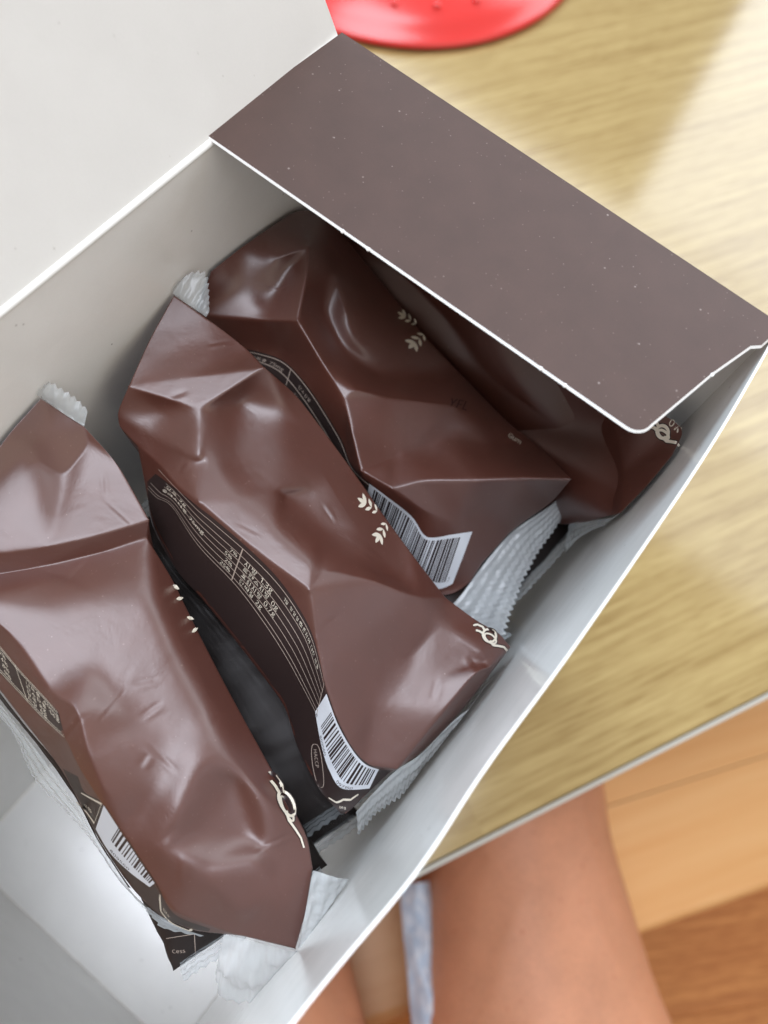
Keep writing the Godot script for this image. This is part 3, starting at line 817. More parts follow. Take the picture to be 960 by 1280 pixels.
func leaves(bar: Node3D, a: Dictionary, size: float) -> void:
	# two sprigs meeting in a corner
	var st := begin()
	for s in 2:
		var stem := Vector2(0.1, 0.95) if s == 0 else Vector2(0.95, 0.1)
		var to := Vector2(0.62, 0.62)
		for k in 3:
			var at := stem.lerp(to, k * 0.42)
			var d := (stem - to).normalized()
			var long := 0.34 - 0.07 * k
			for side in ([0] if k == 0 else [-1, 1]):
				var dir := d.rotated(side * 0.95)
				var poly := PackedVector2Array()
				for i in 13:
					var w := float(i) / 12.0
					poly.append((at + dir * long * w + Vector2(-dir.y, dir.x) * sin(w * PI) * 0.085) * size)
				for i in range(11, 0, -1):
					var w := float(i) / 12.0
					poly.append((at + dir * long * w - Vector2(-dir.y, dir.x) * sin(w * PI) * 0.085) * size)
				print_fill(st, a, poly)
	part("leaf_print", finish(st), M.cream, bar)


func knot(bar: Node3D, a: Dictionary, w: float, h: float, line := 0.75) -> void:
	# a ribbon tied in a loop, its tails running off to either side
	var st := begin()
	var dark := begin()
	var tail := func(pts: Array, wide: float) -> void:
		var q := []
		for p in pts:
			q.append(Vector2(p.x * w, p.y * h))
		print_stroke(dark, a, q, wide + 0.45, 0.02)
		print_stroke(st, a, q, wide, 0.08)
	tail.call([Vector2(0.0, 0.42), Vector2(0.08, 0.62), Vector2(0.2, 0.68), Vector2(0.3, 0.55)], line)
	tail.call([Vector2(0.12, 0.28), Vector2(0.2, 0.36), Vector2(0.3, 0.38)], line)
	for r in [0.0, 1.0]:
		var loop := []
		for i in 19:
			var t := TAU * i / 18.0
			loop.append(Vector2(0.44 + 0.06 * r + cos(t) * 0.16, 0.5 - 0.1 * r + sin(t) * (0.34 - 0.14 * r)))
		tail.call(loop, line * (1.0 - 0.2 * r))
	tail.call([Vector2(0.52, 0.3), Vector2(0.64, 0.2), Vector2(0.76, 0.36), Vector2(0.88, 0.5), Vector2(1.0, 0.44)], line)
	part("ribbon_outline", finish(dark), M.ink, bar)
	part("ribbon_print", finish(st), M.cream, bar)


# ---------------------------------------------------------------- crimped clear ends
func fin(bar: Node3D, inner: Array, outer: Array, material: Material, ribs: int, teeth: int, depth := 0.12, along_seam := true, curl := 0.6, seed_ := 1) -> void:
	var a := smooth_curve(inner)
	var b := smooth_curve(outer)
	var ns := maxi(70, teeth * 8)
	var nt := maxi(14, ribs * 10) if along_seam else 14
	if not along_seam:
		ns = maxi(ns, ribs * 10)
	var noise := FastNoiseLite.new()
	noise.seed = seed_
	noise.frequency = 0.09
	var v := PackedVector3Array()
	var t := PackedInt32Array()
	for i in ns + 1:
		var s := float(i) / ns
		var p: Vector3 = a.c.sample_baked(s * a.len)
		var q: Vector3 = b.c.sample_baked(s * b.len)
		var p2: Vector3 = a.c.sample_baked(minf(s + 0.01, 1.0) * a.len)
		var p1: Vector3 = a.c.sample_baked(maxf(s - 0.01, 0.0) * a.len)
		var n := (q - p).cross(p2 - p1).normalized()
		if n.y < 0:
			n = -n
		var saw := fposmod(s * teeth, 1.0)
		var reach := 1.0 - depth * absf(saw * 2.0 - 1.0)
		for j in nt + 1:
			var f := float(j) / nt
			var r := p.lerp(q, f * reach)
			var wave := sin(f * ribs * TAU) if along_seam else sin(s * ribs * TAU)
			var fade := smoothstep(0.0, 0.08, f)
			r += n * MM * fade * (0.12 * wave + curl * 1.4 * noise.get_noise_3dv(r / MM) + curl * sin(f * PI) * 0.8)
			# the card keeps the film inside the carton
			if bar.position == Vector3.ZERO and r.y > 0.08:
				r.x = clampf(r.x, 0.0006, 0.1146 + 0.0014 * smoothstep(0.18, 0.22, r.y))
			v.append(r)
	for i in ns:
		for j in nt:
			var o := i * (nt + 1) + j
			for x in [o, o + nt + 1, o + nt + 2, o, o + nt + 2, o + 1]:
				t.append(x)
	part("end_seal", smooth_mesh(v, t), material, bar)


func make_bars() -> void:
	# ---- the bar at the left, largest and nearest
	var bar := thing("snack_bar", "brown wrapped bar at the left, lying nearest the carton's empty end", "snack bar", Vector3.ZERO, "wrapped snack bars in the carton")
	var s := wrapper_shape(FILM_SHAPES.left, 3, 1.0, [[[Vector3(60.5,198,135.7)][0], [Vector3(61.4,198,132)][0], 0.5, 0.7], [[Vector3(55,199,132)][0], [Vector3(57.6,199,128.7)][0], 0.3, 0.7], [[Vector3(66.9,197,143.1)][0], [Vector3(66.5,197,140.9)][0], 0.5, 0.7], [[Vector3(79.2,194,152.1)][0], [Vector3(80.1,194,147.7)][0], 0.45, 0.9], [[Vector3(72.3,195,128.1)][0], [Vector3(71.8,195,125.3)][0], 0.3, 0.6]])
	part("wrapper", smooth_mesh(s[0], s[1]), M.film, bar)
	fin(bar, [Vector3(-2.1,213,100.7), Vector3(2,211.5,100.2), Vector3(6.2,209.5,99.5), Vector3(9.8,208,98.7)], [Vector3(-2,215,100.4), Vector3(-0.1,215,97.4), Vector3(2.9,213,96.1), Vector3(5.3,211,95.4), Vector3(8.1,209,95.5)], M.clear, 5, 9, 0.14, false, 0.5, 4)
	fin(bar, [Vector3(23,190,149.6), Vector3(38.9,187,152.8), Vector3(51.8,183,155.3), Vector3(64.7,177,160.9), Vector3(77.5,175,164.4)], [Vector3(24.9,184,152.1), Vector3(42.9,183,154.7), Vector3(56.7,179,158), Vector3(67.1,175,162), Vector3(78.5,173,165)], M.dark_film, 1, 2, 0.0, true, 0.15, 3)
	fin(bar, [Vector3(32.2,186,153.2), Vector3(43,184,155.2), Vector3(55.4,180,158.4), Vector3(66.9,176,161.7), Vector3(79,173,165.3), Vector3(88.3,171,165.7), Vector3(97.1,172,162.4)], [Vector3(32,180,156), Vector3(38.2,178,157.9), Vector3(46.2,174,161.8), Vector3(55.3,172,162.6), Vector3(65.5,170,164.1), Vector3(77.5,168,166.4), Vector3(88.4,168,167.7)], M.clear, 3, 30, 0.1, true, 0.3, 5)
	fin(bar, [Vector3(106.9,185,137.6), Vector3(109.3,184,142), Vector3(111.5,183,146), Vector3(114.1,182,150.7)], [Vector3(115.3,178,134.2), Vector3(117.9,176,137.4), Vector3(119.5,174,141.4), Vector3(118,174,150.6)], M.hazy, 4, 6, 0.06, true, 1.0, 6)
	fin(bar, [Vector3(100.2,178,158.7), Vector3(104.9,178,156.5), Vector3(110.4,179,153.8), Vector3(114.7,181,151.6)], [Vector3(104.1,160,168.3), Vector3(109.1,158,171.9), Vector3(115.2,160,167.3), Vector3(117.6,168,154.4)], M.hazy, 7, 10, 0.08, false, 1.2, 7)
	back_panel(bar, s, [Vector3(28,200,143.6), Vector3(35.4,200,144.4), Vector3(41.7,200,145), Vector3(46.9,199,145.6)], [Vector3(29.1,193,147.9), Vector3(36.5,192,148.5), Vector3(42.4,192,149), Vector3(49.1,192,149)], Vector3(0.331, 0.939, -0.098))
	var a := print_area(s, [Vector3(28.2,200,143.4), Vector3(35.4,200,144.4), Vector3(41.7,200,145), Vector3(46.7,199,145.7)], [Vector3(29.3,193,147.7), Vector3(36.3,192,148.4), Vector3(42.3,192,148.9), Vector3(48.9,192,149)], Vector3(0.331, 0.939, -0.098))
	var st := begin()
	for f in [0.0, 0.09, 0.93, 1.0]:
		print_band(st, a, 0.0, a.u, f - 0.012, f + 0.012)
	print_stroke(st, a, [Vector2(a.u * 0.30, a.h), Vector2(a.u * 0.46, 0)], 0.2)
	for k in 4:
		print_text(st, a, ["나트륨 40mg", "탄수화물 14g", "당류 8g", "지방 6g"][k], a.u * 0.48, a.h * (0.72 - 0.19 * k), a.h * 0.14)
		print_text(st, a, ["2%", "4%", "8%", "9%"][k], 0.3 + k * 0.5, a.h * (0.72 - 0.19 * k), a.h * 0.13)
	part("nutrition_print", finish(st), M.cream, bar)
	back_panel(bar, s, [Vector3(58.2,198,151.9), Vector3(60.9,196,153.5), Vector3(65.3,195,153.1), Vector3(71.1,193,154.7), Vector3(75.3,191,156), Vector3(83.1,188,158.4), Vector3(89.6,184,161), Vector3(97,180,159.3)], [Vector3(51.9,184,154.8), Vector3(57.2,181,157.4), Vector3(65,177,160.9), Vector3(72.1,176,162.9), Vector3(78.2,174.5,164.3), Vector3(86.7,174.5,164.7), Vector3(94.1,176.5,162.1), Vector3(97.2,178,160.2)], Vector3(0.138, 0.978, -0.160))
	a = print_area(s, [Vector3(65.6,193,153.6), Vector3(70.6,192,155), Vector3(75,191,156.2), Vector3(82.8,188,158.6)], [Vector3(65.4,183,159.3), Vector3(70.4,180,161.3), Vector3(76,179,161.7), Vector3(81.8,181,160.9)], Vector3(0.138, 0.978, -0.160))
	barcode(bar, a, 0.4, 1.0, a.u * 0.28, a.u * 0.94, 14)
	st = begin()
	print_text(st, a, "809560", a.u * 0.34, a.h * 0.05, 1.35, 0.14)
	part("barcode_number", finish(st), M.ink, bar)
	a = print_area(s, [Vector3(60.7,196,154), Vector3(62.3,194,153.9), Vector3(64.6,192,153.6)], [Vector3(59.6,188,157.2), Vector3(62.1,187,157.5), Vector3(64.8,184,158.6)], Vector3(0.197, 0.969, -0.147))
	st = begin()
	for f in [0.02, 0.95]:
		print_band(st, a, 0.0, a.u, f - 0.04, f + 0.04)
	print_stroke(st, a, [Vector2(a.u, 0), Vector2(a.u, a.h)], 0.22)
	print_text(st, a, "4%", a.u * 0.28, a.h * 0.25, 1.3)
	part("percent_print", finish(st), M.cream, bar)
	a = print_area(s, [Vector3(84.7,182,160.5), Vector3(89.1,182,161.6), Vector3(94.6,182,160.4)], [Vector3(86.1,178,163.7), Vector3(89.7,176,164.3), Vector3(94.4,176,163)], Vector3(0.044, 0.983, -0.176))
	st = begin()
	print_stroke(st, a, [Vector2(0, a.h), Vector2(a.u * 0.12, a.h * 0.2), Vector2(a.u * 0.6, a.h * 0.12), Vector2(a.u * 0.95, a.h * 0.15), Vector2(a.u, a.h * 0.5)], 0.75)
	print_text(st, a, "Bla", a.u * 0.2, a.h * 0.45, 1.3)
	part("banner_print", finish(st), M.cream, bar)
	a = print_area(s, [Vector3(45.1,195,110.7), Vector3(51,193,113.2), Vector3(58.2,191,116.3)], [Vector3(44.7,197,114.1), Vector3(50.9,195,116.7), Vector3(58.1,194,119.7)], Vector3(0.258, 0.963, 0.084))
	leaf_row(bar, a)
	a = print_area(s, [Vector3(88.6,187,126), Vector3(95.5,187,128.9), Vector3(103.7,187,134.1)], [Vector3(85.8,189,129.5), Vector3(93.1,189,132.3), Vector3(102,188,136.1)], Vector3(0.012, 1.000, -0.009))
	knot(bar, a, a.u, a.h * 0.9, 0.62)

	# ---- the bar in the middle
	bar = thing("snack_bar", "brown wrapped bar lying across the middle, its dark side panel showing nutrition lines", "snack bar", Vector3.ZERO, "wrapped snack bars in the carton")
	s = wrapper_shape(FILM_SHAPES.middle, 8, 1.0, [[[Vector3(29.6,202,91.5)][0], [Vector3(29.8,202,89.5)][0], 0.35, 0.7], [[Vector3(109.5,182,81.4)][0], [Vector3(111.3,182,76.5)][0], 0.8, 1.0], [[Vector3(106.7,183,79.5)][0], [Vector3(110.1,182,80.9)][0], 0.7, 0.9], [[Vector3(105.4,183,92.4)][0], [Vector3(104.3,184,89.2)][0], 0.4, 0.8]])
	part("wrapper", smooth_mesh(s[0], s[1]), M.film, bar)
	fin(bar, [Vector3(-0.3,209,61.1), Vector3(3.1,208,60.7), Vector3(6.3,207.3,60.2), Vector3(9.6,206.5,59.8)], [Vector3(-1.2,211,59.2), Vector3(0.1,211,56.1), Vector3(3.1,210,52), Vector3(9.4,207,58.4)], M.clear, 5, 12, 0.12, false, 0.5, 14)
	fin(bar, [Vector3(117.8,178,77.3), Vector3(116,178,84.4), Vector3(113.3,178,92), Vector3(111.5,177,103.5), Vector3(109.3,176,109.7), Vector3(108.4,172,116), Vector3(107.8,169,122.5)], [Vector3(119.2,176,77.8), Vector3(118.7,172,83.9), Vector3(116.5,170,93.3), Vector3(114.7,168,101), Vector3(115.3,166,110.5), Vector3(113.3,163,117.1), Vector3(112,158,126.3)], M.hazy, 3, 34, 0.14, true, 0.5, 15)
	fin(bar, [Vector3(30.5,186,105.1), Vector3(40.7,183,107.9), Vector3(50.7,181,109.2), Vector3(62.9,178,111.4), Vector3(79.8,174,114.6), Vector3(87.9,171,120.1), Vector3(98.5,168,124.5), Vector3(107,167,123.8)], [Vector3(30.8,182,107.8), Vector3(38.5,179,110.3), Vector3(48,176,113.7), Vector3(64.4,172,118.2), Vector3(80.5,166,124), Vector3(93.6,162,130), Vector3(102.5,160,132.8), Vector3(108.5,164,124.4)], M.thin_clear, 5, 10, 0.02, true, 0.7, 16)
	back_panel(bar, s, [Vector3(24.4,199,94.9), Vector3(32.1,199.5,95.2), Vector3(38.8,200,95.6), Vector3(43.4,199.5,95.5), Vector3(53.6,198.5,95.7), Vector3(62.3,197,96.4), Vector3(69.5,195.5,98.1), Vector3(76.3,194,101), Vector3(84.5,192,106.8), Vector3(86.4,191,108), Vector3(92.6,188,111.2), Vector3(98.5,184,113.1), Vector3(102.6,180,113.2), Vector3(106.3,177,112.1), Vector3(108.1,175,110.5)], [Vector3(22.2,192,96.5), Vector3(28.9,188,102.9), Vector3(40.5,185,107.3), Vector3(50.4,183,108.6), Vector3(62.6,180,110.9), Vector3(71.4,178,112.6), Vector3(79.1,176,114.2), Vector3(86.9,173,119.4), Vector3(93.9,171,122.5), Vector3(98.1,170,124), Vector3(100.6,169,124.4), Vector3(103.5,168.5,124.7), Vector3(106.1,168,124.2), Vector3(107.4,170.5,117), Vector3(108.3,172,110.9)], Vector3(0.141, 0.984, 0.106))
	a = print_area(s, [Vector3(24.8,199,93.8), Vector3(32,199.5,95), Vector3(39.1,200,95.9), Vector3(43.6,199.5,95.9), Vector3(53.7,198.5,96.1), Vector3(62.4,197,96.8), Vector3(69.6,195.5,98.5), Vector3(76.2,194,101.2), Vector3(84.5,192,107)], [Vector3(23.2,192,97.8), Vector3(26.9,191.5,98.1), Vector3(31.5,191,97.5), Vector3(41.6,188,100.2), Vector3(53.8,186,101.6), Vector3(64.3,184,104), Vector3(72.7,182,106.5), Vector3(80.5,180,109.4), Vector3(86,179,111.6)], Vector3(0.227, 0.960, 0.161))
	nutrition_table(bar, a)
	a = print_area(s, [Vector3(86.5,191,108.3), Vector3(92.3,188,111.4), Vector3(98.2,184,113.3), Vector3(102.5,181,113.7), Vector3(105.9,178,112.4)], [Vector3(86.5,179,111.7), Vector3(92.1,177,116.4), Vector3(97.1,175,119.5), Vector3(101.9,174,120.7), Vector3(107,173,116.7)], Vector3(0.007, 0.997, 0.077))
	barcode(bar, a, 0.2, 0.92, a.u * 0.16, a.u * 0.97, 5)
	st = begin()
	print_text(st, a, "8", a.u * 0.03, a.h * 0.03, 1.0, 0.1)
	print_text(st, a, "809560", a.u * 0.22, a.h * 0.02, 1.0, 0.1)
	print_text(st, a, "097150", a.u * 0.66, a.h * 0.02, 1.0, 0.1)
	part("barcode_number", finish(st), M.ink, bar)
	a = print_area(s, [Vector3(91.5,177,116.5), Vector3(94.8,176,119.4), Vector3(98.6,174,123)], [Vector3(89.8,175,117.6), Vector3(93.4,174,121.1), Vector3(97.3,172,124)], Vector3(0.020, 0.999, 0.049))
	st = begin()
	var ring := []
	for i in 33:
		var t := TAU * i / 32.0
		ring.append(Vector2(a.u * (0.5 + 0.5 * signf(cos(t)) * pow(absf(cos(t)), 0.5)), a.h * (0.5 + 0.5 * signf(sin(t)) * pow(absf(sin(t)), 0.7))))
	print_stroke(st, a, ring, 0.2)
	print_text(st, a, "HACCP", a.u * 0.12, a.h * 0.28, 1.0)
	part("mark_print", finish(st), M.label_line, bar)
	a = print_area(s, [Vector3(100.4,172,124), Vector3(103.1,172,122.8), Vector3(105.8,173,119.4)], [Vector3(102.4,170,125.1), Vector3(105.4,170,124.1), Vector3(106.6,171,121.4)], Vector3(-0.034, 0.999, 0.034))
	st = begin()
	print_stroke(st, a, [Vector2(0, a.h * 0.9), Vector2(a.u * 0.25, a.h * 0.7), Vector2(a.u * 0.5, a.h), Vector2(a.u * 0.75, a.h * 0.8), Vector2(a.u, a.h * 1.1)], 0.6)
	print_text(st, a, "Bla", a.u * 0.35, a.h * 0.1, 1.0)
	part("banner_print", finish(st), M.cream, bar)
	a = print_area(s, [Vector3(60.4,194,64.9), Vector3(74.7,190,65.8)], [Vector3(62,195,73.8), Vector3(76.2,191,74.2)], Vector3(0.158, 0.932, 0.325))
	leaves_at(bar, a)
	a = print_area(s, [Vector3(103.2,184,70.6), Vector3(108.2,183,69.8), Vector3(113.8,181,69.3)], [Vector3(103.2,185,74.9), Vector3(108,184,74.7), Vector3(113.5,182,74.2)], Vector3(-0.056, 0.952, 0.301))
	knot(bar, a, a.u, a.h * 1.0, 0.6)

	# ---- the far bar, partly under the middle one and the flap
	bar = thing("snack_bar", "brown wrapped bar behind the middle one, wide zigzag clear seal at its right end", "snack bar", Vector3.ZERO, "wrapped snack bars in the carton")
	s = wrapper_shape(FILM_SHAPES.far, 12, 1.0)
	part("wrapper", smooth_mesh(s[0], s[1]), M.film, bar)
	fin(bar, [Vector3(101.8,173,18.5), Vector3(101.3,170.5,26.7), Vector3(97.2,166,38.8), Vector3(96.4,163,50.3), Vector3(96.5,161,61.3), Vector3(95.4,159,68.8)], [Vector3(102.8,169,19), Vector3(106.2,165,26.2), Vector3(106.6,162,34.4), Vector3(108,159,45.3), Vector3(111,157,55), Vector3(113.2,156,61)], M.hazy, 5, 26, 0.07, true, 0.5, 24)
	back_panel(bar, s, [Vector3(14.4,192,54.1), Vector3(18.5,192,52), Vector3(25,192,50.2), Vector3(34.4,190,51.3), Vector3(48.4,188,56.1), Vector3(55.2,186,59.6), Vector3(61.8,186,60.4), Vector3(64.2,185,61)], [Vector3(11.3,186,56.9), Vector3(17.7,185,54.9), Vector3(24.9,184,53.7), Vector3(35,182,55.5), Vector3(46.9,180,59.4), Vector3(53.8,178,62.1), Vector3(60.2,177,63), Vector3(64.3,176,63.4)], Vector3(0.304, 0.873, 0.380))
	a = print_area(s, [Vector3(14.8,192,54.6), Vector3(18.8,192,52.4), Vector3(25.3,192,50.5), Vector3(34.4,190,51.6), Vector3(48.3,188,56.4), Vector3(55.2,186,59.9), Vector3(61.6,186,60.8)], [Vector3(12.4,186,56.5), Vector3(17.4,185,54.5), Vector3(24.6,184,53.3), Vector3(35,182,55.5), Vector3(46.9,180,59.4), Vector3(53.8,178,62.1), Vector3(60.2,177,63)], Vector3(0.304, 0.873, 0.380))
	st = begin()
	for f in [0.97, 0.55]:
		print_band(st, a, 0.0, a.u, f - 0.02, f + 0.02)
	print_stroke(st, a, [Vector2(a.u * 0.3, a.h * 0.3), Vector2(a.u * 0.27, a.h)], 0.25)
	print_text(st, a, "나트륨 75mg", a.u * 0.05, a.h * 0.62, 1.3)
	print_text(st, a, "지방 1.3g", a.u * 0.36, a.h * 0.2, 1.6)
	print_text(st, a, "탄수화물", a.u * 0.36, a.h * 0.66, 1.1)
	part("nutrition_print", finish(st), M.label_line, bar)
	a = print_area(s, [Vector3(61.9,185,60.4), Vector3(66.5,184,59.9), Vector3(74.6,182,59.3), Vector3(79.7,181,60.8), Vector3(82.1,180,59.7), Vector3(85.5,180,55.8), Vector3(89.3,180,51.5)], [Vector3(62.8,176,63.2), Vector3(68.4,174,64.9), Vector3(77.7,171,66), Vector3(84.3,168,67.1), Vector3(89,166,66.3), Vector3(91.5,165,64.4), Vector3(93,164,60.9)], Vector3(0.083, 0.937, 0.340))
	barcode(bar, a, 0.12, 0.93, a.u * 0.05, a.u * 0.9, 9)
	st = begin()
	print_text(st, a, "7", a.u * 0.92, a.h * 0.1, 1.1, 0.1)
	part("barcode_number", finish(st), M.ink, bar)
	a = print_area(s, [Vector3(34.1,188,12), Vector3(48.5,184,12.4)], [Vector3(34.1,190,23.1), Vector3(48.6,187,23.7)], Vector3(0.263, 0.818, 0.511))
	leaves_at(bar, a)
	a = print_area(s, [Vector3(62.1,186,24.2), Vector3(66,184,20.7), Vector3(72,182,18.5)], [Vector3(63.8,187,30.5), Vector3(67.9,185,27.5), Vector3(73,183,24.9)], Vector3(0.143, 0.854, 0.501))
	st = begin()
	print_text(st, a, "YFL", 0.4, 0.5, 3.0)
	part("script_print", finish(st), M.ink, bar)
	a = print_area(s, [Vector3(80.4,180,19.7), Vector3(85.9,178,18.1)], [Vector3(80.8,181,23.8), Vector3(86.3,179,22.3)], Vector3(0.066, 0.860, 0.505))
	st = begin()
	print_text(st, a, "Gum", 0.0, 0.2, 1.6)
	part("cream_print", finish(st), M.cream, bar)

	# ---- the bar under the flap
	bar = thing("snack_bar", "brown wrapped bar in the shade under the dark flap, farthest right", "snack bar", Vector3.ZERO, "wrapped snack bars in the carton")
	s = wrapper_shape(FILM_SHAPES.under_flap, 17, 1.0)
	part("wrapper", smooth_mesh(s[0], s[1]), M.film, bar)
	fin(bar, [Vector3(118.8,212,21.5), Vector3(117.9,209,25.8), Vector3(115.2,197,32.3), Vector3(111.9,180,28.6), Vector3(108.5,168,27.2)], [Vector3(119.7,206,23.3), Vector3(116.8,200,28.4), Vector3(114.7,188,31.9), Vector3(112.5,174,31.8), Vector3(112.9,162,33)], M.clear, 3, 22, 0.14, true, 0.4, 34)
	a = print_area(s, [Vector3(107,209,8.6), Vector3(111.5,212,11.4), Vector3(115.2,214,14.4)], [Vector3(107.4,204,12.8), Vector3(111.7,207,15.6), Vector3(116,211,18.3)], Vector3(-0.075, 0.800, 0.596))
	knot(bar, a, a.u, a.h * 0.6, 0.8)
	st = begin()
	print_text(st, a, "ow", a.u * 0.45, a.h * 0.62, 2.3)
	part("script_print", finish(st), M.cream, bar)


# the darker printed back of a wrapper, where the nutrition lines and the barcode are
func back_panel(bar: Node3D, s: Array, top: Array, bottom: Array, towards: Vector3) -> void:
	var a := print_area(s, top, bottom, towards, 0.04)
	var st := begin()
	print_band(st, a, 0.0, a.u, 0.0, 1.0)
	part("back_panel", finish(st), M.back, bar)


func leaf_row(bar: Node3D, a: Dictionary) -> void:
	# leaves that the fold of the wrapper cuts off
	var st := begin()
	for k in 4:
		var at := Vector2(a.u * [0.12, 0.26, 0.62, 0.76][k], a.h * 1.02)
		var dir := Vector2(-0.62, -0.55).rotated([-0.2, 0.5, 0.1, 0.9][k])
		var poly := PackedVector2Array()
		for i in 13:
			var w := float(i) / 12.0
			poly.append(at + dir * 2.4 * w + Vector2(-dir.y, dir.x) * sin(w * PI) * 0.5)
		for i in range(11, 0, -1):
			var w := float(i) / 12.0
			poly.append(at + dir * 2.4 * w - Vector2(-dir.y, dir.x) * sin(w * PI) * 0.5)
		print_fill(st, a, poly)
	part("leaf_print", finish(st), M.cream, bar)


func leaves_at(bar: Node3D, a: Dictionary) -> void:
	# a wreath of two sprigs: one runs along the panel, the other turns down beside it
	var st := begin()
	var leaf := func(root: Vector2, dir: Vector2, long: float) -> void:
		var poly := PackedVector2Array()
		var side := Vector2(-dir.y, dir.x)
		for i in 13:
			var w := float(i) / 12.0
			poly.append(root + dir * long * w + side * pow(sin(w * PI), 0.85) * long * 0.19)
		for i in range(11, 0, -1):
			var w := float(i) / 12.0
			poly.append(root + dir * long * w - side * pow(sin(w * PI), 0.85) * long * 0.19)
		print_fill(st, a, poly)
	for s in 2:
		var tip := Vector2(a.u * 0.16, a.h * 0.62) if s == 0 else Vector2(a.u * 0.80, a.h * 0.02)
		var root := Vector2(a.u * 0.62, a.h * 0.80) if s == 0 else Vector2(a.u * 0.80, a.h * 0.80)
		var d := (tip - root).normalized()
		var span := tip.distance_to(root)
		leaf.call(root + d * span * 0.62, d, span * 0.38)
		for k in 3:
			for side in [-1.0, 1.0]:
				leaf.call(root + d * span * (0.62 - 0.24 * k), d.rotated(side * 0.8), span * (0.36 - 0.06 * k))
	part("leaf_print", finish(st), M.cream, bar)


func nutrition_table(bar: Node3D, a: Dictionary) -> void:
	var st := begin()
	for f in [0.03, 0.13, 0.3, 0.46, 0.62, 0.78, 0.97]:
		print_band(st, a, 0.0 if f < 0.4 or f > 0.9 else a.u * 0.06, a.u, f - 0.008, f + 0.008)
	print_stroke(st, a, [Vector2(a.u * 0.455, a.h * 0.05), Vector2(a.u * 0.44, a.h * 0.97)], 0.28)
	print_stroke(st, a, [Vector2(a.u - 0.1, 0), Vector2(a.u - 0.1, a.h)], 0.22)
	part("table_lines", finish(st), M.label_line, bar)
	st = begin()
	var z: float = a.h * 0.108
	for k in 4:
		var h: float = a.h * (0.655 - 0.165 * k)
		print_text(st, a, ["지방 1.3g", "트랜스지방 0g", "포화지방 0.7g", "단백질 2g"][k], a.u * (0.47 + 0.004 * k), h, z * [1.15, 1.0, 1.0, 0.95][k])
		print_text(st, a, ["7%", "5%", "2%", "25%"][k], a.u * (0.4 - 0.012 * (k % 2)), h, z * 0.82)
	print_text(st, a, "당류 2g", a.u * 0.07, a.h * 0.62, z * 1.1)
	print_text(st, a, "콜레스테롤 75mg", a.u * 0.06, a.h * 0.42, z)
	print_text(st, a, "1일 영양성분", a.u * 0.66, a.h * 0.83, z * 0.7)
	print_text(st, a, "기준치에 대한 비율", a.u * 0.76, a.h * 0.83, z * 0.7)
	part("nutrition_print", finish(st), M.cream, bar)


# ---------------------------------------------------------------- bars of the layers below
func pillow(long: float, wide: float, high: float, seed_: int) -> ArrayMesh:
	var n := FastNoiseLite.new()
	n.seed = seed_
	n.frequency = 0.06
	var v := PackedVector3Array()
	var t := PackedInt32Array()
	var rows := 60
	var cols := 48
	for i in rows + 1:
		var s := float(i) / rows * 2.0 - 1.0
		var fat := pow(1.0 - pow(absf(s), 5.0), 0.6)
		for j in cols:
			var w := TAU * j / cols
			var c := signf(cos(w)) * pow(absf(cos(w)), 0.55)
			var d := signf(sin(w)) * pow(absf(sin(w)), 0.7)
			var p := Vector3(s * long / 2, d * high / 2 * fat + (0.0), c * wide / 2 * lerpf(1.06, 1.0, fat))
			p += Vector3(0, 1, 0) * n.get_noise_3dv(p) * 1.6 * fat + Vector3(0, 0, 1) * n.get_noise_3dv(p + Vector3(50, 0, 0)) * 1.2
			v.append(p * MM)
	for i in rows:
		for j in cols:
			var o := i * cols + j
			var k := i * cols + (j + 1) % cols
			for x in [o, k, k + cols, o, k + cols, o + cols]:
				t.append(x)
	return smooth_mesh(v, t)


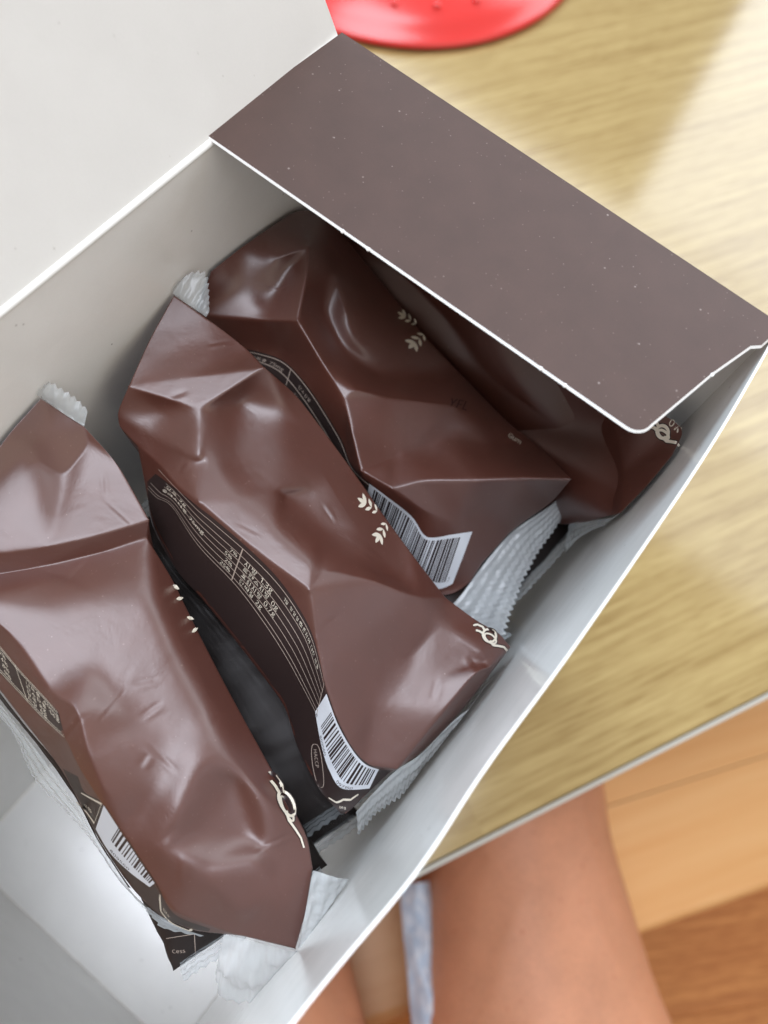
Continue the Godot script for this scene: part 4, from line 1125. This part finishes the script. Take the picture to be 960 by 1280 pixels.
func make_lower_bars() -> void:
	var proto := thing("snack_bar", "", "snack bar", Vector3.ZERO, "wrapped snack bars in the carton")
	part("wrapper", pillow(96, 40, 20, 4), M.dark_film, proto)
	for e in [-1.0, 1.0]:
		var inner := []
		var outer := []
		for k in 6:
			var z: float = -19.0 + 38.0 * k / 5.0
			inner.append(Vector3(e * 47.0, 0.3 * sin(k * 2.0), z))
			outer.append(Vector3(e * 50.5, 7.0 + 1.2 * sin(k * 1.7 + e), z))
		fin(proto, inner, outer, M.clear, 4, 16, 0.12, true, 0.5, 41)
	# [centre, degrees about the upright, tilt, label]
	var spots := [
		[Vector3(58.5, 156, 139), 20.0, -3.0, "dark wrapped bar of the lower layer, showing beneath the left bar"],
		[Vector3(58.5, 150, 108), 20.0, 0.0, "lower dark wrapped bar seen in the gap between left and middle bars"],
		[Vector3(61, 150, 66), 14.0, 0.0, "dark wrapped bar of the lower layer below the middle bar's right end"],
		[Vector3(62, 146, 30), 6.0, 0.0, "dark wrapped bar of the lower layer below the shaded bar"],
		[Vector3(58.5, 134, 124), 20.0, 0.0, "dark wrapped bar in the deepest layer, two below the left bar"],
		[Vector3(58.5, 130, 84), 18.0, 0.0, "dark wrapped bar in the deepest layer, two below the middle bar"],
		[Vector3(58.5, 124, 46), 10.0, 0.0, "dark wrapped bar in the deepest layer, two below the far bar"],
	]
	for i in spots.size():
		var o: Node3D = proto if i == 0 else proto.duplicate()
		if i:
			o.name = "snack_bar"
			add_child(o, true)
		o.position = spots[i][0] * MM
		o.rotation_degrees = Vector3(0, -spots[i][1], spots[i][2])
		tag(o, spots[i][3], "snack bar", "wrapped snack bars in the carton")
	var first: Node3D = proto
	var m := (first.get_child(0) as MeshInstance3D).mesh.surface_get_arrays(0)
	var to_bar := first.transform.affine_inverse()
	var move := func(pts: Array) -> Array:
		var q := []
		for p in pts:
			q.append(to_bar * (p * MM) / MM)
		return q
	var a := print_area([m[Mesh.ARRAY_VERTEX], m[Mesh.ARRAY_INDEX]], move.call([Vector3(90.2,152,171.5), Vector3(92.7,152,169.2), Vector3(95.2,152,166.9)]), move.call([Vector3(94.8,146,175.5), Vector3(96.9,146,173.9), Vector3(98.8,146,172)]), to_bar.basis * Vector3(0.012, 0.981, -0.194))
	var st := begin()
	print_stroke(st, a, [Vector2(0, a.h * 0.95), Vector2(a.u * 0.95, a.h * 1.0), Vector2(a.u, a.h * 0.0)], 0.18)
	print_text(st, a, "Cess", a.u * 0.1, a.h * 0.35, 1.2)
	part("script_print", finish(st), M.label_line, first)


# ---------------------------------------------------------------- the carton
# a sheet of card: corners go round; inside is the face the listed order turns up, thickness goes the other way
func card(called: String, p: Array, thick: float, inside: Material, outside: Material, parent: Node3D, flare := 0.0) -> MeshInstance3D:
	var q := []
	for x in p:
		q.append(x * MM)
	var n: Vector3 = (q[2] - q[0]).cross(q[1] - q[0]).normalized()
	var m := ArrayMesh.new()
	var low := []
	for i in q.size():
		# the cut edge slants a little, so that the far face is slightly the larger
		var e0: Vector3 = (q[i] - q[i - 1]).normalized()
		var e1: Vector3 = (q[(i + 1) % q.size()] - q[i]).normalized()
		low.append(q[i] - n * thick * MM + (n.cross(e0) + n.cross(e1)).normalized() * flare * MM)
	for face in 3:
		var st := begin()
		if face < 2:
			var from: Array = low if face == 1 else q
			for i in range(1, q.size() - 1):
				var tri := [from[0], from[i], from[i + 1]]
				if face == 1:
					tri.reverse()
				for x in tri:
					st.set_normal(n if face == 0 else -n)
					st.add_vertex(x)
		else:
			for i in q.size():
				var a: Vector3 = q[i]
				var b: Vector3 = q[(i + 1) % q.size()]
				var a2: Vector3 = low[i]
				var b2: Vector3 = low[(i + 1) % q.size()]
				var side := (b - a).cross(a2 - a).normalized()
				if side.dot(n.cross(b - a)) < 0.0:
					side = -side
				for x in [a, a2, b2, a, b2, b]:
					st.set_normal(side)
					st.add_vertex(x)
		st.commit(m)
		m.surface_set_material(face, [inside, outside, M.raw_edge][face])
	return part(called, m, null, parent)


func make_carton() -> void:
	var box := thing("carton", "open carton, white inside and dark brown outside, full of wrapped bars", "box")
	var y0 := 1.2
	card("side_panel", [Vector3(0, y0, LONG), Vector3(0, RIM, LONG), Vector3(0, RIM, 0), Vector3(0, y0, 0)], 0.6, M.white, M.outer, box)
	# the right panel bows a little at its free rim
	var st := ArrayMesh.new()
	var rim := [Vector2(0, 115.0), Vector2(12, 116.0), Vector2(38, 117.1), Vector2(80, 116.9), Vector2(108, 116.0), Vector2(126, 116.2), Vector2(153, 113.8), Vector2(190, 113.6), Vector2(LONG, 115.0)]
	for face in 3:
		var v := PackedVector3Array()
		var t := PackedInt32Array()
		var c := Curve2D.new()
		for i in rim.size():
			var d: Vector2 = (rim[mini(i + 1, rim.size() - 1)] - rim[maxi(i - 1, 0)]) / 6.0
			c.add_point(rim[i], -d, d)
		var n := 80
		for i in n + 1:
			var p := c.sample_baked(c.get_baked_length() * i / n)
			if face == 2:
				v.append(Vector3(p.y, RIM, p.x) * MM)
				v.append(Vector3(p.y + 0.45, RIM, p.x) * MM)
			else:
				for j in 13:
					var f := j / 12.0
					v.append(Vector3(lerpf(WIDE, p.y, f * f) + 0.45 * face, lerpf(y0, RIM, f), p.x) * MM)
		var w := 2 if face == 2 else 13
		for i in n:
			for j in w - 1:
				var o := i * w + j
				var q := [o, o + 1, o + w + 1, o, o + w + 1, o + w]
				if face != 0:
					q.reverse()
				for x in q:
					t.append(x)
		var m := smooth_mesh(v, t)
		st.add_surface_from_arrays(Mesh.PRIMITIVE_TRIANGLES, m.surface_get_arrays(0))
		st.surface_set_material(face, [M.white, M.outer, M.white][face])
	part("side_panel", st, null, box)
	card("end_panel", [Vector3(WIDE, y0, LONG), Vector3(WIDE, 150, LONG), Vector3(WIDE - 30.0, 118, LONG), Vector3(34.0, 118, LONG), Vector3(0.0, 150, LONG), Vector3(0.0, y0, LONG)], 0.6, M.white, M.outer, box)
	card("end_panel", [Vector3(0, y0, 0), Vector3(0, RIM, 0), Vector3(WIDE, RIM, 0), Vector3(WIDE, y0, 0)], 0.6, M.white, M.outer, box)
	# the bottom: two flaps that meet in a seam, and a glued strip along the near end
	card("bottom_panel", [Vector3(0, 0.9, 0), Vector3(WIDE, 0.9, 0), Vector3(WIDE, 0.9, LONG), Vector3(0, 0.9, LONG)], 0.6, M.white, M.outer, box)
	card("bottom_flap", [Vector3(4.5, 1.7, 60), Vector3(WIDE - 0.5, 1.7, 60), Vector3(WIDE - 0.5, 1.7, LONG - 3.0), Vector3(4.5, 1.7, LONG - 9.0)], 0.5, M.white, M.outer, box)
	# lid: stands up and outward from the left rim
	var up := Vector3(-0.53, 0.848, 0)
	var h := Vector3(-0.6, RIM + 0.2, 0)
	card("lid", [h + Vector3(0, 0, LONG), h + up * 122 + Vector3(0, 0, LONG), h + up * 122 + Vector3(0, 0, -0.6), h + Vector3(0, 0, -0.6)], 0.6, M.lid_white, M.outer, box)
	var fold := CylinderMesh.new()
	fold.top_radius = 0.9 * MM
	fold.bottom_radius = 0.9 * MM
	fold.height = (LONG + 0.4) * MM
	fold.radial_segments = 16
	var f := part("lid_fold", fold, M.white, box)
	f.rotation_degrees.x = 90
	f.position = Vector3(-0.7, RIM - 0.2, LONG / 2 - 0.2) * MM
	# the dark dust flap, folded in from the far rim
	var y := RIM + 1.1
	var corner := []
	for i in 7:
		var w := PI / 2 * i / 6.0
		corner.append(Vector3(102.4 + 3.4 * sin(w), y, 37.9 + 3.4 * cos(w)))
	var outline := [Vector3(-2.5, y, 41.6)] + corner + [Vector3(109.5, y, 20.0), Vector3(112.6, y, 9.0), Vector3(114.2, y, 7.4), Vector3(115.6, y, 0.0), Vector3(-0.4, y, -1.5)]
	outline.reverse()
	card("dust_flap", outline, 0.5, M.outer, M.white, box, 0.4)
	for p in [Vector3(34.6, y - 0.2, 41.8), Vector3(41.2, y - 0.2, 41.8), Vector3(83.0, y - 0.2, 41.6), Vector3(88.6, y - 0.2, 41.6), Vector3(109.7, y - 0.2, 20.2)]:
		var b := SphereMesh.new()
		b.radius = 0.45 * MM
		b.height = 0.7 * MM
		b.radial_segments = 8
		b.rings = 4
		var o := part("torn_nick", b, M.raw_edge, box)
		o.position = p * MM
		o.rotation_degrees = Vector3(20, 30, 15)


# ---------------------------------------------------------------- table, bench, floor
func slab(p: Array, y: float, thick: float, u_dir: Vector3, scale_: float, across := 0.0) -> ArrayMesh:
	# a flat board: p are corners in x and z (mm), grain along u_dir
	var st := begin()
	var v := u_dir.cross(Vector3.UP)
	var add := func(q: Vector3, n: Vector3) -> void:
		st.set_normal(n)
		st.set_uv(Vector2((q * MM).dot(u_dir), (q * MM).dot(v) * (across if across > 0.0 else scale_) / scale_) * scale_)
		st.add_vertex(q * MM)
	for i in range(1, p.size() - 1):
		for k in [0, i, i + 1]:
			add.call(Vector3(p[k].x, y, p[k].y), Vector3.UP)
		for k in [0, i + 1, i]:
			add.call(Vector3(p[k].x, y - thick, p[k].y), Vector3.DOWN)
	for i in p.size():
		var a: Vector2 = p[i]
		var b: Vector2 = p[(i + 1) % p.size()]
		var n := Vector3(b.y - a.y, 0, a.x - b.x).normalized()
		var c: Array = [Vector3(a.x, y, a.y), Vector3(a.x, y - thick, a.y), Vector3(b.x, y - thick, b.y), Vector3(b.x, y, b.y)]
		for k in [0, 1, 2, 0, 2, 3]:
			add.call(c[k], n)
	return st.commit()


func strip_corners(at: Vector2, e: Vector2, out: Vector2, l0: float, l1: float, w0: float, w1: float) -> Array:
	return [at + e * l0 + out * w0, at + e * l1 + out * w0, at + e * l1 + out * w1, at + e * l0 + out * w1]


func make_table() -> void:
	var t := thing("table", "light oak table with a glossy top under the carton", "table")
	var e := Vector2(0.471, -0.882)
	var out := Vector2(0.882, 0.471)
	var at := Vector2(153.2, 120.9)
	part("tabletop", slab(strip_corners(at, e, out, -520, 980, -780, -2.0), 0.0, 24, Vector3(e.x, 0, e.y), 0.65, 1.24), M.wood, t)
	part("edge_trim", slab(strip_corners(at, e, out, -520, 980, -1.1, 0.9), -0.8, 22, Vector3(e.x, 0, e.y), 3.2), M.trim, t)
	for l in [[-460.0, -70.0], [900.0, -70.0], [-460.0, -720.0], [900.0, -720.0]]:
		var p: Vector2 = at + e * l[0] + out * l[1]
		var leg := BoxMesh.new()
		leg.size = Vector3(0.05, 0.696, 0.05)
		var o := part("leg", leg, M.seat, t)
		o.position = Vector3(p.x * MM, -0.372, p.y * MM)
		o.rotation.y = -atan2(e.y, e.x)


func make_bench() -> void:
	var t := thing("bench", "pale orange wooden bench seat of wide planks beside the table", "bench")
	var at := Vector2(309, 93.5)
	var e := Vector2(0.597, -0.802)
	var out := Vector2(0.802, 0.597)
	var w := [0.0, -84.0, -168.0, -252.0, -336.0, -420.0]
	for k in 5:
		part("seat_plank", slab(strip_corners(at, e, out, -600, 500, w[k + 1] + 0.35, w[k] - 0.35), -280.0 - 0.2 * (k % 2), 22, Vector3(e.x, 0, e.y), 2.2), M.seat, t)
	part("seat_rail", slab(strip_corners(at, e, out, -600, 500, -30, -8), -303, 40, Vector3(e.x, 0, e.y), 2.2), M.seat, t)
	var lip := CylinderMesh.new()
	lip.top_radius = 0.011
	lip.bottom_radius = 0.011
	lip.height = 1.1
	var o := part("seat_lip", lip, M.seat, t)
	var c := at + e * -50 + out * -0.8
	o.transform = Transform3D(Basis(Vector3(out.x, 0, out.y), Vector3(e.x, 0, e.y), Vector3.DOWN), Vector3(c.x, -291.5, c.y) * MM)
	for l in [[-560.0, -25.0], [460.0, -25.0], [-560.0, -395.0], [460.0, -395.0]]:
		var p: Vector2 = at + e * l[0] + out * l[1]
		var leg := BoxMesh.new()
		leg.size = Vector3(0.045, 0.395, 0.045)
		var g := part("leg", leg, M.seat, t)
		g.position = Vector3(p.x, -522, p.y) * MM
		g.rotation.y = -atan2(e.y, e.x)


func make_floor() -> void:
	var f := Node3D.new()
	f.name = "floor"
	f.set_meta("kind", "structure")
	f.set_meta("label", "orange brown wooden floor boards under the bench")
	add_child(f)
	var e := Vector2(0.72, -0.694)
	var out := Vector2(0.694, 0.72)
	part("subfloor", slab(strip_corners(Vector2.ZERO, e, out, -3000, 3000, -3000, 3000), -723.0, 20, Vector3(e.x, 0, e.y), 1.0), M.floor, f)
	for k in range(-8, 9):
		part("floor_plank", slab(strip_corners(Vector2(k * 17.0, 0), e, out, -1500, 1500, k * 140.0 + 0.8, k * 140.0 + 139.2), -720.0, 2.5, Vector3(e.x, 0, e.y), 1.7), M.floor, f)


func make_red_dish() -> void:
	var t := thing("silicone_lid", "red domed silicone lid with raised dots on the table beyond the carton", "lid", Vector3(-235, 0, -377) * MM)
	var profile := [Vector2(0, 30), Vector2(40, 29.5), Vector2(80, 27), Vector2(105, 22), Vector2(122, 14), Vector2(131, 7), Vector2(136, 4.5), Vector2(137.5, 3.4), Vector2(136, 2.2), Vector2(128, 3.5), Vector2(100, 18), Vector2(60, 24), Vector2(0, 26)]
	var v := PackedVector3Array()
	var idx := PackedInt32Array()
	var c := Curve2D.new()
	for i in profile.size():
		var d: Vector2 = (profile[mini(i + 1, profile.size() - 1)] - profile[maxi(i - 1, 0)]) / 7.0
		c.add_point(profile[i], -d, d)
	var rows := 70
	var cols := 96
	for i in rows + 1:
		var p := c.sample_baked(c.get_baked_length() * i / rows)
		for j in cols:
			var w := TAU * j / cols
			v.append(Vector3(cos(w) * maxf(p.x, 0.01), p.y, sin(w) * maxf(p.x, 0.01)) * MM)
	for i in rows:
		for j in cols:
			var o := i * cols + j
			var k := i * cols + (j + 1) % cols
			for x in [o, k + cols, k, o, o + cols, k + cols]:
				idx.append(x)
	part("dome", smooth_mesh(v, idx), M.red, t)
	var dot := SphereMesh.new()
	dot.radius = 2.6 * MM
	dot.height = 2.6 * MM
	dot.radial_segments = 14
	dot.rings = 7
	for r in [[116.0, 26], [98.0, 20], [76.0, 14]]:
		for j in r[1]:
			var w: float = TAU * (j + (0.5 if r[0] == 98.0 else 0.0)) / r[1]
			var high := 18.4 if r[0] > 110 else (24.6 if r[0] > 90 else 28.2)
			var o := part("raised_dot", dot, M.red, t)
			o.position = Vector3(cos(w) * r[0], high, sin(w) * r[0]) * MM


# ---------------------------------------------------------------- the person whose legs show beside the table
func make_person() -> void:
	var knee_r := Vector3(196, -206, 20)
	var hip_r := Vector3(470, -192, 338)
	var knee_l := Vector3(20, -208, 112)
	var hip_l := Vector3(290, -192, 440)
	var foot_r := Vector3(150, -690, 60)
	var foot_l := Vector3(40, -690, 150)
	var toe := Vector3(-100, -14, -120)
	# [start, radius, end, radius]
	var bones := [
		[hip_r, 98.0, hip_r.lerp(knee_r, 0.5), 88.0], [hip_r.lerp(knee_r, 0.5), 88.0, knee_r, 56.0],
		[knee_r, 60.0, knee_r.lerp(foot_r, 0.35) + Vector3(15, 0, 18), 56.0], [knee_r.lerp(foot_r, 0.35) + Vector3(15, 0, 18), 56.0, foot_r, 36.0], [foot_r, 34.0, foot_r + toe, 22.0],
		[hip_l, 98.0, hip_l.lerp(knee_l, 0.5), 84.0], [hip_l.lerp(knee_l, 0.5), 84.0, knee_l, 60.0],
		[knee_l, 60.0, knee_l.lerp(foot_l, 0.35) + Vector3(15, 0, 18), 56.0], [knee_l.lerp(foot_l, 0.35) + Vector3(15, 0, 18), 56.0, foot_l, 36.0], [foot_l, 34.0, foot_l + toe, 22.0],
		[hip_r, 100.0, hip_l, 100.0],
	]
	var t := thing("person", "person seated on the bench, bare legs showing beside the table edge", "person")
	part("body", body_mesh(bones, 12.0), M.skin, t)
	# the hem of a pale patterned garment lying on the bench beside the thigh
	var v := PackedVector3Array()
	var idx := PackedInt32Array()
	var n := FastNoiseLite.new()
	n.seed = 77
	n.frequency = 0.025
	for i in 41:
		var s := i / 40.0
		var a := Vector3(178, -190, 124).lerp(Vector3(284, -172, 238), s)
		for j in 17:
			var f := j / 16.0
			var p := a + Vector3(25, 0, -21) * (f - 0.2) * 0.62 + Vector3.UP * (10.0 * sin(f * PI) + n.get_noise_2d(s * 120.0, f * 40.0) * 8.0)
			v.append(p * MM)
	for i in 40:
		for j in 16:
			var o := i * 17 + j
			for x in [o, o + 1, o + 18, o, o + 18, o + 17]:
				idx.append(x)
	part("garment_hem", smooth_mesh(v, idx), M.cloth, t)


func body_mesh(bones: Array, cell: float) -> ArrayMesh:
	var lo := Vector3(1e9, 1e9, 1e9)
	var hi := -lo
	for b in bones:
		for k in [0, 2]:
			lo = lo.min(b[k] - Vector3.ONE * (b[k + 1] + 3 * cell))
			hi = hi.max(b[k] + Vector3.ONE * (b[k + 1] + 3 * cell))
	var nx := int((hi.x - lo.x) / cell) + 1
	var ny := int((hi.y - lo.y) / cell) + 1
	var nz := int((hi.z - lo.z) / cell) + 1
	var d := PackedFloat32Array()
	d.resize(nx * ny * nz)
	d.fill(100.0)
	for b in bones:
		var p: Vector3 = b[0]
		var q: Vector3 = b[2]
		var r0: float = b[1]
		var r1: float = b[3]
		var m := maxf(r0, r1) + 3.5 * cell
		var a0 := ((p.min(q) - Vector3.ONE * m - lo) / cell).floor()
		var a1 := ((p.max(q) + Vector3.ONE * m - lo) / cell).ceil()
		var ax := q - p
		var l2 := ax.length_squared()
		for z in range(maxi(0, int(a0.z)), mini(nz, int(a1.z) + 1)):
			for y in range(maxi(0, int(a0.y)), mini(ny, int(a1.y) + 1)):
				for x in range(maxi(0, int(a0.x)), mini(nx, int(a1.x) + 1)):
					var w := lo + Vector3(x, y, z) * cell - p
					var s := clampf(w.dot(ax) / l2, 0.0, 1.0)
					var dist := (w - ax * s).length() - lerpf(r0, r1, s)
					var i := (z * ny + y) * nx + x
					var o := d[i]
					var k := 26.0
					var h := clampf(0.5 + 0.5 * (o - dist) / k, 0.0, 1.0)
					d[i] = lerpf(o, dist, h) - k * h * (1.0 - h)
	var at := {}
	var v := PackedVector3Array()
	var t := PackedInt32Array()
	var step := [1, nx, nx * ny]
	for z in nz - 1:
		for y in ny - 1:
			for x in nx - 1:
				var i := (z * ny + y) * nx + x
				if minf(d[i], d[i + 1 + nx + nx * ny]) > 60.0:
					continue
				var sum := Vector3.ZERO
				var count := 0
				for e in 12:
					var axis := e / 4
					var o1 := (axis + 1) % 3
					var o2 := (axis + 2) % 3
					var c := [0, 0, 0]
					c[o1] = e & 1
					c[o2] = (e >> 1) & 1
					var j: int = i + c[0] * step[0] + c[1] * step[1] + c[2] * step[2]
					var da := d[j]
					var db := d[j + step[axis]]
					if (da < 0.0) != (db < 0.0):
						var g := Vector3(c[0], c[1], c[2])
						g[axis] += da / (da - db)
						sum += g
						count += 1
				if count:
					at[i] = v.size()
					v.append((lo + (Vector3(x, y, z) + sum / count) * cell) * MM)
	for i in at.keys():
		for axis in 3:
			var j: int = i + step[axis]
			if j >= d.size() or (d[i] < 0.0) == (d[j] < 0.0):
				continue
			var s1: int = step[(axis + 1) % 3]
			var s2: int = step[(axis + 2) % 3]
			if not (at.has(i - s1) and at.has(i - s2) and at.has(i - s1 - s2)):
				continue
			var q := [at[i], at[i - s1], at[i - s1 - s2], at[i - s2]]
			if d[i] < 0.0:
				q.reverse()
			for k in [0, 1, 2, 0, 2, 3]:
				t.append(q[k])
	return smooth_mesh(v, t)
